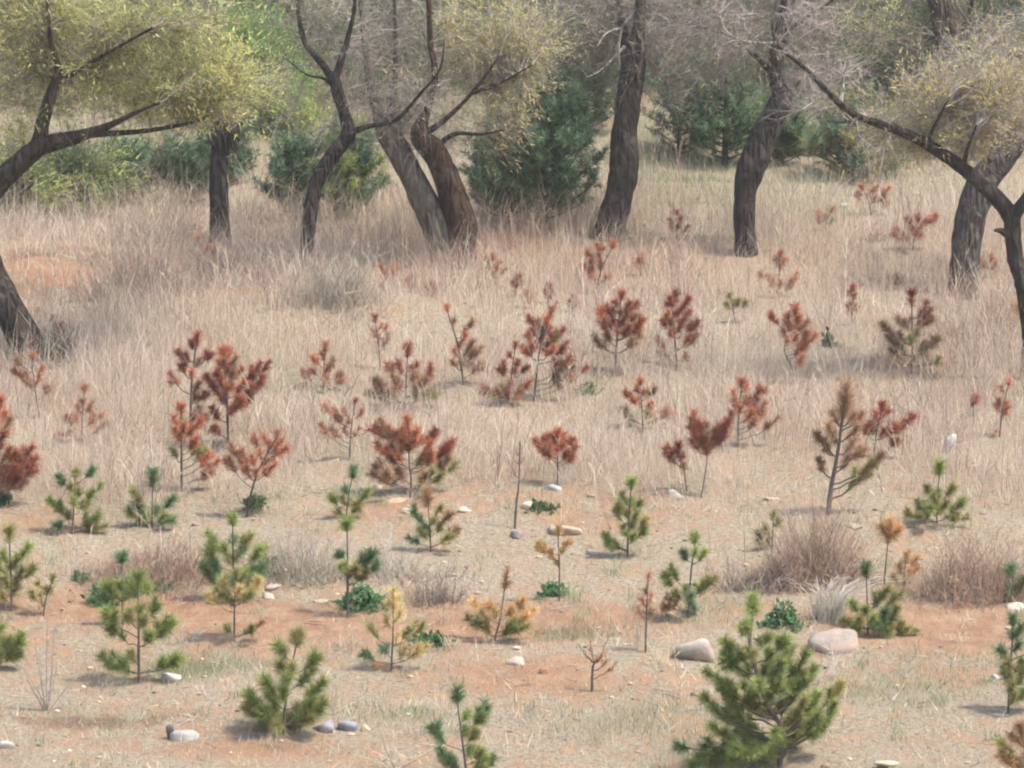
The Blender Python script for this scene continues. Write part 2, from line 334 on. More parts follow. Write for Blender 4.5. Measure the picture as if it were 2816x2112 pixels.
def crown(root, org, dep, limbs, sprays, leafcol, twigcol, sag=.15):
    """branchlets reach from the nearest limb out to points spread through each spray's volume; twigs and leaves sit on them"""
    pool = np.concatenate([l[max(0, len(l) // 4):] for l in limbs])
    bt = MB(); lf = MB(); k = tscale(0) / FPX * dep; nl = 0
    for cx, cy, rx, ry, n, leafn, lsz in sprays:
        c = at(0, cx, cy, dep + .6 * rx * k); R = np.array([rx * k, max(rx, ry) * k * .8, ry * k])
        near = pool[np.argsort(np.linalg.norm((pool - c) / (R + .2), axis=1))[:max(8, len(pool) // 3)]]
        for _ in range(n):
            tgt = c + np.clip(rng.normal(0, .68, 3), -1.6, 1.6) * R
            s0 = near[np.argmin(np.linalg.norm(near - tgt, axis=1) + rng.uniform(0, .8 * R[0], len(near)))]
            L_ = np.linalg.norm(tgt - s0); mid = (s0 + tgt) / 2 + rng.normal(0, .10, 3) * L_ + np.array([0, 0, .12 * L_])
            u = np.linspace(0, 1, 6)[:, None]
            path = (1 - u) ** 2 * s0 + 2 * u * (1 - u) * mid + u * u * tgt
            path[1:-1] += rng.normal(0, .02, (4, 3)) * L_
            rr = np.linspace(.0025 + .0045 * min(L_, 1.5), .0018, 6)
            tc_ = jit(twigcol, 5)
            bt.sticks(path[:-1], path[1:], rr[:-1], rr[1:], tc_)
            nt_ = 26; q = rng.uniform(.2, 1, nt_); base = np.stack([np.interp(q, u[:, 0], path[:, j]) for j in range(3)], -1)
            dr = (tgt - s0) / (L_ + 1e-6) * .8 + rng.normal(0, .65, (nt_, 3)); dr[:, 2] += .12 - sag; dr /= np.linalg.norm(dr, axis=1, keepdims=True)
            ln = rng.uniform(.14, .5, nt_)[:, None]; tc2 = jit(twigcol, nt_, .25)
            bt.slivers(base, dr * ln, np.full(nt_, .0052), tc2)
            for _k in range(2):
                v = rng.uniform(.3, .9, (nt_, 1)); d2 = dr * .6 + rng.normal(0, .55, (nt_, 3)); d2[:, 2] -= sag * .5
                bt.slivers(base + dr * ln * v, d2 * ln * .55, np.full(nt_, .0036), tc2)
            if leafn and rng.random() < .85:
                cc = np.array(leafcol if not isinstance(leafcol, list) else leafcol[rng.integers(len(leafcol))]) * rng.uniform(.7, 1.3); nn_ = int(leafn * rng.uniform(.5, 3.2)) + 1
                a = rng.integers(0, nt_, nn_); uu = rng.uniform(.1, 1.05, (nn_, 1)); pp = base[a] + dr[a] * ln[a] * uu
                dv = dr[a] * .8 + rng.normal(0, .6, (nn_, 3)); dv *= rng.uniform(.7, 1.4, (nn_, 1)) * lsz * 1.15
                lf.slivers(pp + rng.normal(0, .02, pp.shape), dv, np.full(nn_, lsz * .48), jit(cc, nn_, .2, .06)); nl += nn_
    if bt.n: tag(bt.build('twigs', M_TWIG, root, org), kind='stuff')
    if nl: lf.build('crown', M_LEAF, root, org)
def old_tree(name, label, limbs, sprays, bark, leafcol=(.3, .32, .1), twigcol=(.2, .165, .14), drifts=None, extra=None, dd=0.0, group='old leaning trees on the slope', depth_=None):
    x, y, _ = limbs[0][0]
    p = ghit(0, x, y); 
    if dd: p = at(0, x, y, depth(p) + dd); p[2] = G(p[0], p[1])
    dep = depth(p); root = empty(name, p); tag(root, label, 'tree', group)
    L3 = []
    for i, lb in enumerate(limbs):
        P, R = limb3d(lb, dep, (drifts[i] if drifts else 0.0) if i else 0.0)
        trunk = i == 0 or lb[0][2] > 30 and len(lb) > 6; R = R * (.93 if trunk else 1)
        if trunk:
            P[0, 2] -= .12; R = R.copy(); R[:3] *= np.array([1.22, 1.10, 1.04])
        m = MB(); c = np.array(bark if not isinstance(bark, list) else bark[min(i, len(bark) - 1)]) * rng.uniform(.9, 1.1) * .62
        if i and not trunk: R = R * np.linspace(1, .5, len(R))
        if lb[0][2] < 5.1: c = np.array((.34, .30, .26))
        m.tube(P, R, 14 if R[0] > .06 else 8, c, (.08 if R[0] > .05 else .06), seed=i * 7 + len(label))
        m.build('trunk' if trunk else 'limb', M_BARK, root, p, True)
        L3.append(P)
    if extra: extra(root, p, dep)
    if sprays: crown(root, p, dep, L3 if len(L3) > 1 else [L3[0][len(L3[0]) // 2:]], sprays, leafcol, twigcol)
    return root
YG = [(.56, .54, .20), (.50, .52, .19), (.60, .56, .25), (.44, .48, .16)]
YL = [(.55, .47, .20), (.48, .43, .17), (.58, .48, .25)]

def stump_shoots(root, p, dep):
    m = MB(); c = at(0, 128, 790, dep); n = 260
    b = c + rng.normal(0, .06, (n, 3)); d = rng.normal(0, .09, (n, 3)); d[:, 2] = rng.uniform(.08, .40, n)
    m.sticks(b, b + d, np.full(n, .005), np.full(n, .002), jit((.12, .115, .11), n)); m.build('shoots', M_TWIG, root, p)
old_tree('willow_tree', 'leaning old tree with curved trunk and yellow-green crown at the frame\'s upper left corner',
    [[(78, 792, 44), (44, 715, 37), (10, 645, 33), (-24, 565, 30), (-52, 485, 28), (-22, 418, 27), (36, 358, 24), (86, 315, 23)],
     [(84, 318, 19), (92, 270, 16), (100, 235, 17), (118, 185, 15), (126, 150, 12), (112, 100, 9), (105, 40, 7), (100, -60, 5.5)],
     [(84, 316, 21), (150, 300, 18), (200, 285, 14), (250, 265, 10), (300, 240, 7), (345, 222, 5.2)],
     [(190, 290, 10), (235, 288, 8), (310, 283, 7.5), (400, 268, 6.5), (470, 248, 5.2)],
     [(118, 185, 9), (170, 150, 7), (240, 110, 6), (330, 60, 5.2)]],
    [(120, 50, 190, 90, 60, 62, .036), (300, 110, 190, 90, 76, 66, .036), (400, 170, 120, 55, 40, 62, .034), (50, 190, 100, 70, 22, 50, .034), (440, 60, 110, 70, 26, 60, .034),
     (230, 225, 150, 30, 14, 40, .032), (20, 40, 110, 90, 26, 60, .036), (470, 225, 60, 25, 12, 40, .032)],
    (.085, .062, .05), YG, (.24, .21, .15), [0, -.35, -.6, .5, -.5], stump_shoots)
def leaf_tangle(root, p, dep): pass
old_tree('elm_tree', 'slender crooked dark tree with a forked top between the pollard stump and the twin-trunk tree',
    [[(668, 605, 21), (664, 540, 19), (668, 470, 18), (682, 400, 17), (705, 355, 18), (735, 315, 18), (752, 288, 18), (742, 240, 14), (728, 195, 14), (722, 170, 13)],
     [(723, 176, 11), (690, 130, 9), (660, 95, 8), (648, 50, 7.5), (642, 0, 6.5), (640, -70, 5.5)],
     [(723, 174, 10), (740, 120, 8.5), (752, 80, 8), (765, 20, 7.5), (770, -60, 6.5)],
     [(755, 287, 8), (800, 272, 6.5), (850, 262, 6), (880, 235, 5.6), (910, 200, 5.3), (950, 150, 4.5), (960, 90, 3)],
     [(755, 292, 5), (800, 300, 3.4), (860, 290, 2)], [(728, 195, 6), (700, 170, 4), (660, 160, 3), (610, 120, 2)]],
    [(820, 150, 150, 100, 34, 0, .03), (690, 60, 90, 80, 16, 10, .025), (870, 230, 90, 50, 22, 0, .03), (630, 200, 60, 90, 10, 20, .03)],
    (.075, .06, .052), YG, (.29, .255, .22), [0, .3, -.2, -.5, .3, .2])
def rot_patch(root, p, dep): pass
old_tree('elm_tree', 'grey and rust-brown twin-trunk tree leaning over beside the dark dense pine',
    [[(960, 578, 34), (945, 500, 33), (915, 430, 31), (885, 370, 29), (858, 320, 29), (835, 285, 25), (815, 240, 13), (800, 180, 10), (790, 100, 8), (782, 20, 7), (778, -50, 6)],
     [(992, 580, 37), (996, 500, 37), (985, 440, 34), (960, 375, 31), (935, 325, 29), (905, 292, 22), (925, 230, 9), (940, 160, 8), (930, 90, 7), (925, -40, 6)],
     [(838, 288, 12), (850, 200, 8.5), (855, 100, 7.5), (850, -40, 6)], [(905, 294, 10), (960, 260, 7), (1020, 200, 6), (1080, 120, 5.2)], [(1020, 200, 5.2), (1080, 180, 4), (1150, 140, 3)],
     [(935, 325, 9), (980, 290, 6), (1040, 290, 5), (1090, 280, 3)]],
    [(880, 150, 150, 120, 46, 0, .03), (830, 60, 120, 80, 30, 0, .03), (1060, 130, 110, 90, 50, 50, .032), (1090, 60, 100, 70, 34, 50, .032), (1080, 270, 45, 40, 10, 40, .032), (950, 290, 90, 40, 16, 0, .03), (1140, 120, 50, 50, 14, 50, .032)],
    [(.24, .205, .165), (.10, .058, .038), (.10, .08, .065)], YL, (.30, .265, .22), [0, -.25, .3, -.4, -.3, -.3])
old_tree('elm_tree', 'straight upright old trunk with hanging pale broken branches in the picture\'s middle',
    [[(1318, 512, 40), (1325, 470, 36), (1338, 420, 33), (1347, 370, 35), (1348, 300, 30), (1356, 230, 29), (1364, 170, 30), (1372, 130, 26), (1380, 60, 15), (1385, 0, 13), (1388, -60, 12)],
     [(1360, 160, 17), (1350, 90, 14), (1340, 30, 12), (1335, -60, 10)], [(1338, 152, 3.5), (1334, 110, 4.5), (1345, 60, 4.5), (1362, 36, 3)], [(1383, 135, 4.5), (1388, 95, 5), (1378, 66, 4)],
     [(1385, 45, 4), (1415, 32, 4), (1440, 42, 3.5), (1447, 64, 2.5)], [(1345, 60, 4), (1310, 72, 3), (1290, 100, 2)], [(1385, 110, 4), (1420, 150, 2.5), (1450, 190, 1.6)], [(1350, 100, 4), (1300, 150, 2.6), (1260, 170, 1.6)],
     [(1352, 372, 30), (1362, 360, 22), (1366, 352, 14)]],
    [(1330, 50, 170, 70, 50, 0, .03), (1440, 80, 120, 100, 36, 0, .03), (1240, 40, 110, 70, 26, 6, .03), (1330, 150, 90, 50, 14, 0, .03)],
    (.105, .085, .07), YG, (.235, .205, .175), [0, .3, -.1, -.2, -.3, -.3, .2, -.2, -.12])
old_tree('elm_tree', 'dark old trunk swelling and leaning to the side between two green pines',
    [[(1612, 548, 26), (1608, 480, 25), (1610, 420, 26), (1618, 375, 32), (1640, 320, 33), (1665, 260, 31), (1690, 210, 25), (1674, 165, 18), (1680, 110, 18), (1695, 50, 17), (1702, 0, 16), (1705, -60, 15)],
     [(1690, 215, 16), (1712, 195, 12), (1728, 175, 6)], [(1674, 165, 8), (1630, 120, 6), (1580, 80, 5.2), (1520, 60, 4)], [(1690, 70, 8), (1740, 40, 6), (1800, 0, 5.2)]],
    [(1590, 120, 140, 100, 40, 4, .03), (1550, 40, 130, 60, 30, 0, .03), (1770, 50, 110, 80, 30, 4, .03), (1700, 130, 100, 70, 14, 0, .03)],
    (.07, .056, .05), YG, (.235, .20, .175), [0, 0, .4, -.3])
old_tree('elm_tree', 'grey thick trunk standing behind the long overhanging bough by the frame\'s edge',
    [[(2080, 642, 36), (2082, 580, 34), (2090, 510, 35), (2105, 440, 37), (2130, 385, 37), (2165, 340, 33), (2200, 290, 29), (2240, 230, 25), (2270, 150, 21), (2285, 30, 17), (2290, -60, 14)],
     [(2165, 345, 16), (2150, 290, 12), (2120, 230, 9), (2110, 140, 7), (2090, 60, 5.2)]],
    [(2130, 200, 90, 90, 50, 14, .03), (2230, 100, 100, 100, 30, 14, .03)], (.15, .125, .11), YL, (.38, .33, .29), [0, .4])
old_tree('willow_tree', 'long dark bough arching in from a trunk on the frame\'s edge, bare grey tip',
    [[(2232, 820, 27.9), (2230, 740, 24.6), (2222, 670, 23.0), (2212, 610, 22.1), (2194, 560, 19.7), (2188, 510, 19.7), (2184, 470, 20.5), (2150, 425, 18.9), (2100, 380, 16.4), (2050, 342, 14.8), (2000, 310, 13.1), (1950, 285, 11.5), (1900, 268, 9.8), (1850, 250, 8.2),
      (1815, 225, 8.2), (1782, 190, 7.0)],
     [(1785, 194, 7.5), (1762, 170, 6), (1730, 140, 5.5), (1695, 112, 5.2), (1676, 90, 5.2), (1668, 50, 4.2), (1678, 0, 3.4), (1690, -50, 2.6)], [(1677, 93, 4), (1640, 93, 3), (1600, 86, 2.2), (1568, 68, 1.6)],
     [(1712, 118, 3), (1672, 106, 2.4), (1640, 88, 1.6)], [(2190, 515, 13), (2166, 500, 10), (2150, 497, 8)], [(2184, 474, 18), (2215, 430, 15), (2250, 370, 12), (2290, 280, 9)],
     [(2080, 364, 7), (2090, 320, 5.4), (2110, 270, 4)], [(1860, 253, 6), (1830, 262, 4), (1785, 262, 2.4)], [(2000, 310, 6), (2020, 270, 5.2), (2050, 210, 4)], [(1815, 225, 5), (1822, 180, 3.5), (1818, 150, 2)]],
    [(2080, 220, 100, 65, 38, 55, .032), (2150, 250, 80, 70, 30, 55, .032), (1990, 260, 80, 45, 16, 36, .032), (1800, 160, 120, 80, 16, 0, .03), (1660, 55, 110, 60, 14, 0, .03), (1930, 310, 60, 40, 12, 26, .03), (2190, 170, 60, 60, 30, 60, .03)],
    (.085, .068, .055), YL, (.33, .28, .25), [0, .4, .1, .2, -.2, -.4, -.3, -.2, -.2, .1])
old_tree('elm_tree', 'brown leaning trunk up the slope in the upper corner behind yellow twigs',
    [[(2088, 345, 32), (2082, 250, 32), (2073, 160, 32), (2056, 90, 32), (2036, 30, 30), (2018, -60, 28)], [(2056, 95, 12), (2090, 40, 8), (2110, -40, 6)]],
    [(2040, 40, 150, 80, 60, 14, .035), (1940, 130, 110, 90, 46, 10, .035)], (.13, .095, .075), YG, (.22, .19, .16), [0, .4], dd=3.0)
def knob(root, p, dep):
    m = MB(); c = at(0, 484, 285, dep); n = 320
    d = rng.normal(size=(n, 3)); d /= np.linalg.norm(d, axis=1, keepdims=True); b = c + d * np.array([.14, .14, .12])
    m.sticks(b, b + d * .05 + np.array([0, 0, -.10]) * rng.uniform(.2, 1.6, (n, 1)), np.full(n, .010), np.full(n, .004), jit((.05, .042, .036), n)); m.build('hanging_stubs', M_BARK, root, p)
old_tree('pollard_stump', 'short pollarded stump with a dark shaggy knob under the yellow-green crown',
    [[(476, 535, 25), (474, 470, 24), (472, 400, 22), (474, 340, 21), (478, 308, 24), (484, 284, 35), (486, 262, 32), (484, 250, 16)], [(500, 275, 12), (530, 258, 9), (545, 250, 6)]],
    [], (.075, .06, .052), extra=knob, drifts=[0, .1])

# ------------------------------------------------------------------ pines
PC = {'g': (.29, .335, .11), 'G': (.17, .25, .115), 'o': (.34, .315, .125), 'y': (.60, .47, .21), 'O': (.64, .41, .20), 'r': (.48, .195, .11), 'R': (.38, .145, .095),
      'b': (.40, .25, .15), 'p': (.50, .26, .17), 'd': (.10, .155, .08), 'x': (.125, .205, .115)}
def needles(mb, path, nlen, count, col, spread=.75, width=.0042):
    """needles set round a shoot, swept towards its tip"""
    K = len(path); s = rng.uniform(0, 1, count) ** .65 * (K - 1); i = np.minimum(s.astype(int), K - 2); f = (s - i)[:, None]
    p = path[i] * (1 - f) + path[i + 1] * f; ax = path[i + 1] - path[i]; ax /= np.linalg.norm(ax, axis=1, keepdims=True) + 1e-9
    r = rng.normal(size=(count, 3)); r -= ax * (r * ax).sum(1, keepdims=True); r /= np.linalg.norm(r, axis=1, keepdims=True) + 1e-9
    sp_ = rng.uniform(.45, 1.1, (count, 1)) * spread * 1.8 * (1.1 - .38 * (s / (K - 1)))[:, None]
    d = ax * np.cos(sp_) + r * np.sin(sp_); d[:, 2] -= .06
    mb.slivers(p, d * (nlen * rng.uniform(.6, 1.1, (count, 1))), np.full(count, width), jit(col, count, .22, .07))
PINES = []
RP = 'rust-red dead young pines in the dry grass'
def pine(t, base, stem, tips, col, label, tl=80, nl=52, cnt=95, group='young planted pines', bare=0, name='pine_sapling', bark=(.125, .10, .085), spread=.8, thick=1.0):
    p = ghit(t, *base); dep = depth(p); k = tscale(t) / FPX * dep       # metres per tile pixel
    root = empty(name, p); tag(root, label, 'pine', group); PINES.append(p)
    top = min(tips, key=lambda q: q[1]) if stem is None else None
    st = [base] + (list(stem) if stem else [(base[0] + (top[0] - base[0]) * .35, base[1] + (top[1] - base[1]) * .5), (top[0], top[1] + tl * .25)])
    S = smooth_path(st, 6); H = base[1] - S[-1][1]
    P3 = np.array([at(t, x, y, dep) for x, y in S]); P3 += noise(np.arange(len(P3)), np.zeros(len(P3)), 3.0, int(abs(base[0])))[:, None] * np.array([0, .03, 0]) * np.linspace(0, 1, len(P3))[:, None]
    P3[0, 2] -= .05; r0 = max(.0075, min(.02, H * k * .016)) * thick
    m = MB(); m.tube(P3, np.linspace(r0, r0 * .45, len(P3)), 7, bark, .12); trunk = m.build('trunk', M_STEM, root, p, True)
    xs = [q[0] for q in tips]; hw = (max(xs) - min(xs)) / 2
    lead = min(tips, key=lambda q: abs(q[0] - S[-1][0]) * 1.0 + abs(q[1] - S[-1][1]))
    lx = lead if abs(lead[0] - S[-1][0]) + abs(lead[1] - S[-1][1]) < tl * 1.2 else None
    for q in tips:
        code = q[2] if len(q) > 2 and q[2] else col[rng.integers(len(col))]
        if group == RP and code in 'rR' and rng.random() < .12 + .3 * max(0, (q[1] - S[-1][1]) / (H + 1e-6) - .25): code = 'bpbo'[rng.integers(4)]
        sz = q[3] if len(q) > 3 else rng.uniform(.85, 1.15)
        c = np.array(PC[code]) * rng.uniform(.82, 1.18); TL, NL = tl * sz * k * .95, nl * k * (.5 + .5 * sz) * 1.38; cnt_ = cnt * 2.9
        if q is lx:
            tipp = at(t, q[0], q[1], dep); full = np.concatenate([P3, tipp[None]]); dl = np.linalg.norm(full - tipp, axis=1)
            keep = full[(dl < TL * .85) & (full[:, 2] <= tipp[2] + .001)]
            path = keep if len(keep) >= 3 else np.array([tipp + (P3[-3] - tipp) / np.linalg.norm(P3[-3] - tipp) * TL * f_ for f_ in (.85, .45, 0)])
            m2 = MB(); m2.tube(np.array([P3[-1], (P3[-1] + tipp) / 2, tipp]), [r0 * .45, r0 * .4, r0 * .3], 5, bark, 0); m2.build('leader', M_STEM, root, p, True)
            nb = MB(); needles(nb, path, NL, int(cnt_ * 1.5 * sz), c, spread)
            nb.build('needles', M_NEEDLE, trunk, p); continue
        # where this branch leaves the stem
        i0 = int(np.argmin(np.abs(S[:, 1] - q[1]))); dx = abs(q[0] - S[i0][0])
        ya = min(max(q[1] + .55 * dx + .45 * tl, S[-1][1] + tl * .35), base[1] - .06 * H); ia = int(np.argmin(np.abs(S[:, 1] - ya)))
        A = P3[ia]; R = hw * (.55 + .45 * min(1, (q[1] - S[-1][1]) / (H + 1e-6) * 1.6))
        dd = (1 if rng.random() < .5 else -1) * math.sqrt(max(R * R - dx * dx, (.18 * R) ** 2)) * rng.uniform(.25, .85) * k
        B = at(t, q[0], q[1], dep + dd)
        B[2] = max(B[2], G(B[0], B[1]) + .03)
        C = A * .35 + B * .65; C[2] = A[2] * .78 + B[2] * .22
        u = np.linspace(0, 1, 8)[:, None]; path = (1 - u) ** 2 * A + 2 * u * (1 - u) * C + u * u * B
        path[1:-1] += rng.normal(0, .006, (6, 3))
        L_ = np.linalg.norm(np.diff(path, axis=0), axis=1).sum()
        m = MB(); m.tube(path, np.linspace(r0 * .4, r0 * .18, 8), 5, np.array(bark) * 1.15, .1)
        br = m.build('branch', M_STEM, root, p, True)
        if bare and rng.random() < bare: continue
        f0 = max(0.12, 1 - TL / max(L_, 1e-6)); uu = np.linspace(f0, 1, 5)
        shoot = np.stack([np.interp(uu, u[:, 0], path[:, j]) for j in range(3)], -1)
        nb = MB(); needles(nb, shoot, NL, int(cnt_ * sz), c, spread)
        if L_ > TL * 1.5:      # side shoots lower on the branch
            for _ in range(1 + int(L_ > TL * 1.9) + int(L_ > TL * 2.4) + int(L_ > TL * 3)):
                v = rng.uniform(.35, .75); s0 = np.array([np.interp(v, u[:, 0], path[:, j]) for j in range(3)])
                e = s0 + (B - A) / L_ * TL * .5 + rng.normal(0, .3, 3) * TL * .7; e[2] += TL * .3
                needles(nb, np.array([s0, (s0 + e) / 2, e]), NL * .9, int(cnt_ * .5), c * .95, spread)
        nb.build('needles', M_NEEDLE, br, p)
    return root

GP = 'green young pines on the lower slope'; RP = 'rust-red dead young pines in the dry grass'; YP = 'yellowing young pines on the lower slope'
# green pines on the lower slope
pine(7, (1720, 1455), None, [(1810, 850, 0, 1.2), (1690, 910, 0, 1.15), (1920, 970, 0, 1.2), (1970, 1130), (1620, 1130), (1510, 1210), (1700, 1010), (1780, 1030), (1860, 1100), (1640, 1210), (1970, 1250), (1580, 1290), (1720, 1180), (1890, 1250), (1660, 1310),
      (1820, 1300), (1900, 1350), (1600, 1380), (1500, 1290), (1740, 1100), (1680, 1400), (1760, 1400), (1840, 1400)], 'gggo', 'compact bushy green pine in front, beside the blue-grey stones', 115, 62, 150, GP)
pine(7, (845, 1142), None, [(840, 490, 0, 1.3), (905, 555), (960, 665, 0, 1.15), (1050, 765, 0, 1.2), (640, 695), (670, 795), (850, 690), (1000, 795), (920, 835), (1100, 985), (620, 975), (690, 1005), (735, 1040), (1030, 1010), (800, 560), (780, 720, 'o'), (880, 760, 'o'), (790, 960, 'o')],
     'ggg', 'open-branched green pine with two low side branches above the white stone', 95, 58, 120, GP)
pine(7, (745, 785), None, [(740, 370, 0, 1.1), (640, 540, 0, 1.2), (725, 530), (800, 520), (600, 610), (690, 575), (770, 600), (840, 560)], 'gG', 'small green pine on a thin stem beside the leafy weeds', 90, 55, 120, GP)
pine(7, (1420, 640), None, [(1415, 130, 0, 1.0), (1525, 240), (1290, 260), (1420, 260), (1575, 330), (1260, 330), (1350, 300), (1480, 320), (1230, 410), (1600, 430), (1300, 420), (1400, 380), (1540, 440), (1270, 480), (1350, 500), (1480, 470), (1560, 500), (1440, 520)],
     'ggGo', 'full green pine directly behind the yellow-tipped sapling', 95, 55, 120, GP)
pine(7, (1425, 892), None, [(1430, 465, 'o'), (1350, 520, 'y'), (1580, 520, 'y'), (1270, 600, 'y'), (1370, 600, 'o'), (1500, 600, 'y'), (1600, 770, 'b', .6), (1370, 790, 'o', .6), (1320, 560, 'o'), (1540, 820, 'o', .6), (1460, 560, 'y'), (1400, 640, 'y'), (1530, 580, 'o')],
     'yo', 'yellow-tipped sapling with a dark bare stem foot', 85, 45, 85, YP)
pine(8, (125, 747), None, [(120, 160, 'g', 1.3), (70, 350, 'G', .6), (270, 350, 'G'), (305, 410, 'G', .8), (230, 400), (105, 420, 'g', .7), (180, 440, 'o', .7), (125, 480, 'G', .8), (240, 460, 'o', .6)], 'gG', 'spindly green pine with one round tuft on top, rising from leafy weeds', 90, 55, 115, GP)
pine(7, (440, 235), [(450, 60), (455, -130)], [(460, -140, 'o', 1), (562, -165, 'G', .8), (345, -118, 'G', .7), (615, -75, 'g', .7), (430, -60, 'o'), (485, -20, 'o'), (300, 20), (350, 50), (450, 30), (525, 50, 'o'), (600, 110), (645, 185, 'o'), (330, 180, 'G', 1.1), (400, 110, 'o'), (545, 150, 'o'), (570, 190, 'o')],
     'go', 'olive-green pine with three small dark top knobs at the grass edge', 75, 45, 85, GP)
pine(7, (925, 200), None, [(930, -140, 'G', 1.4), (820, 40, 'G', 1.1), (1060, 10, 'G', 1.1), (960, 80), (780, 90), (1000, 120), (870, 100), (1050, 150), (845, 150, 'o', .8), (800, -40, 'o', .6), (900, 130, 'o')], 'Gg', 'blue-green pine rising behind the reddish-brown thicket', 95, 50, 100, GP)
pine(7, (70, 705), None, [(55, 200, 0, 1.2), (175, 305, 0, 1.2), (15, 345), (110, 360), (205, 430), (60, 420), (140, 450), (-20, 420), (30, 500), (100, 520), (-60, 500), (-80, 400), (80, 560), (0, 590)], 'gog', 'dark green pine cut by the frame beside the pale weed stalks', 105, 52, 120, GP)
pine(7, (262, 735), None, [(230, 515), (325, 485), (280, 560), (180, 580), (240, 600), (310, 560)], 'oo', 'faded olive sapling among pale dry weed stalks', 80, 40, 50, YP)
pine(7, (-60, 1060), None, [(10, 795), (135, 845, 0, 1.2), (60, 860), (-40, 740), (100, 915), (30, 890), (0, 960), (120, 970, 'o', .7), (-90, 830), (-130, 900), (-20, 930), (-80, 960)], 'ggo', 'green pine half outside the frame, left of the open-branched pine', 105, 55, 120, GP)
pine(8, (850, 1720), [(830, 1560), (800, 1330), (790, 1240)], [(790, 1175, 'G', 1.25), (625, 1405, 'G', 1.2), (970, 1290, 'G', 1.1), (850, 1330), (900, 1440, 'o'), (930, 1340), (880, 1540, 'g'), (680, 1540, 'G', .8), (1010, 1590), (935, 1550), (700, 1600, 'o', .7), (840, 1420), (950, 1620), (760, 1630)],
     'Gg', 'green pine rising from the bottom edge with separate round tufts', 95, 52, 110, GP)
pine(8, (630, 345), None, [(605, -25, 'b', 1.7), (690, 65, 'o'), (740, 100, 'b'), (520, 95, 'G'), (565, 140, 'G'), (645, 150, 'o'), (800, 200, 'b', .8), (740, 240, 'o'), (490, 255, 'G', .8), (560, 200, 'g'), (690, 170, 'o'), (610, 200, 'o')], 'go', 'pine with a browned leader and green lower branches near cream stones', 90, 45, 85, GP)
pine(8, (1825, 375), None, [(1850, -90, 0, 1.2), (1790, -10), (1910, 30), (1770, 55), (1850, 30), (1930, 145), (1750, 90), (1885, 100), (1820, 100), (1700, 240), (1935, 190), (1740, 290), (1800, 190), (1860, 170), (1720, 300), (1870, 240)], 'gog', 'narrow upright bright green pine on red soil near the white stone', 90, 45, 105, GP)
pine(9, (170, 747), None, [(210, 245, 0, 1.2), (270, 335), (130, 340), (210, 330), (60, 450), (20, 490), (290, 520, 'o'), (335, 500, 'o'), (150, 560), (90, 590, 'o'), (185, 600), (255, 555), (20, 680, 'b', .7), (40, 610, 'b', .6), (200, 690, 'G')], 'gG', 'slim green pine with a long bare leader beside the brown dead whip', 90, 45, 95, GP)
pine(9, (720, 1665), [(745, 1440), (650, 1280), (590, 1090), (545, 900), (556, 760), (560, 690)],
     [(560, 615, 'g', 1.3), (510, 795, 'g', 1.1), (390, 885, 0, 1.1), (670, 855), (760, 865), (800, 925), (890, 955), (935, 1045), (280, 1065), (400, 975), (480, 955), (560, 970), (700, 975), (740, 1015), (840, 1085), (900, 1105), (1100, 1140, 'o', 1.1), (260, 1220), (380, 1175, 0, 1.2),
      (320, 1285), (420, 1260), (500, 1150), (600, 1150), (720, 1125), (800, 1195), (880, 1235), (960, 1200), (1060, 1260), (960, 1330), (1040, 1310), (600, 1310), (420, 1330), (310, 1400), (460, 1430), (560, 1420), (840, 1310), (880, 1400), (790, 1400), (100, 1525, 'G', 1.1),
      (230, 1585), (340, 1555), (450, 1535), (560, 1555), (660, 1550), (770, 1535), (420, 1610), (560, 1625), (300, 1630), (190, 1630), (640, 1040), (340, 1110), (460, 1040), (520, 1240), (760, 1260), (660, 1220), (920, 1300), (700, 1440), (820, 1480), (620, 1620)],
     'ggggo', 'largest green pine, wide and many-branched, in front of the grey boulders', 100, 56, 135, GP, thick=1.2)
pine(9, (1262, 845), None, [(1250, 425, 'G', 1.3), (1390, 565), (1465, 595), (1160, 645), (1115, 765, 'o'), (1320, 640), (1200, 750, 'o'), (1300, 730), (1425, 735), (1440, 680), (1555, 825, 'o', .8), (1480, 845, 'o', .8), (1390, 830), (1180, 810, 'o'), (1320, 790), (1250, 680), (1380, 690)],
     'gGo', 'broad green pine on red soil beside the arching pale grass tuft', 90, 48, 105, GP)
pine(9, (1680, 195), None, [(1700, -190, 'g', 1.4), (1785, -60), (1620, -50), (1685, -20), (1845, 25), (1560, 30, 'o'), (1740, 40), (1640, 60), (1700, 80), (1500, 90, 'o', .7), (1865, 130, 'o', .7), (1600, 120), (1780, 110), (1660, 0)], 'go', 'green pine with a fat top tuft below the white plastic bag', 85, 46, 105, GP)
pine(9, (2115, 1325), [(2130, 1050), (2145, 780)], [(2145, 735), (2195, 790), (2060, 935), (2150, 840), (2110, 1010), (2180, 900), (2120, 1080), (2200, 1010), (2150, 1205), (2190, 1100), (2140, 1150), (2215, 1190), (2090, 1055), (2260, 800), (2280, 900), (2270, 1010), (2290, 1130)], 'gGo', 'tall green pine cut by the frame beside the blue-grey slab', 100, 52, 115, GP)
pine(9, (2155, 660), None, [(2130, 435, 0, 1.2), (2140, 565, 0, 1.1), (2185, 555), (2220, 500), (2100, 600)], 'Gg', 'small pine with two dark tufts above the stones at the frame\'s edge', 80, 48, 100, GP)
pine(9, (2235, 1720), None, [(2070, 1500), (2130, 1450), (2190, 1395), (2100, 1560), (2180, 1480), (2235, 1410), (2140, 1600), (2290, 1470), (2060, 1580), (2230, 1560), (2180, 1620)], 'bOo', 'yellow-brown dying pine in the bottom corner', 100, 55, 90, YP)
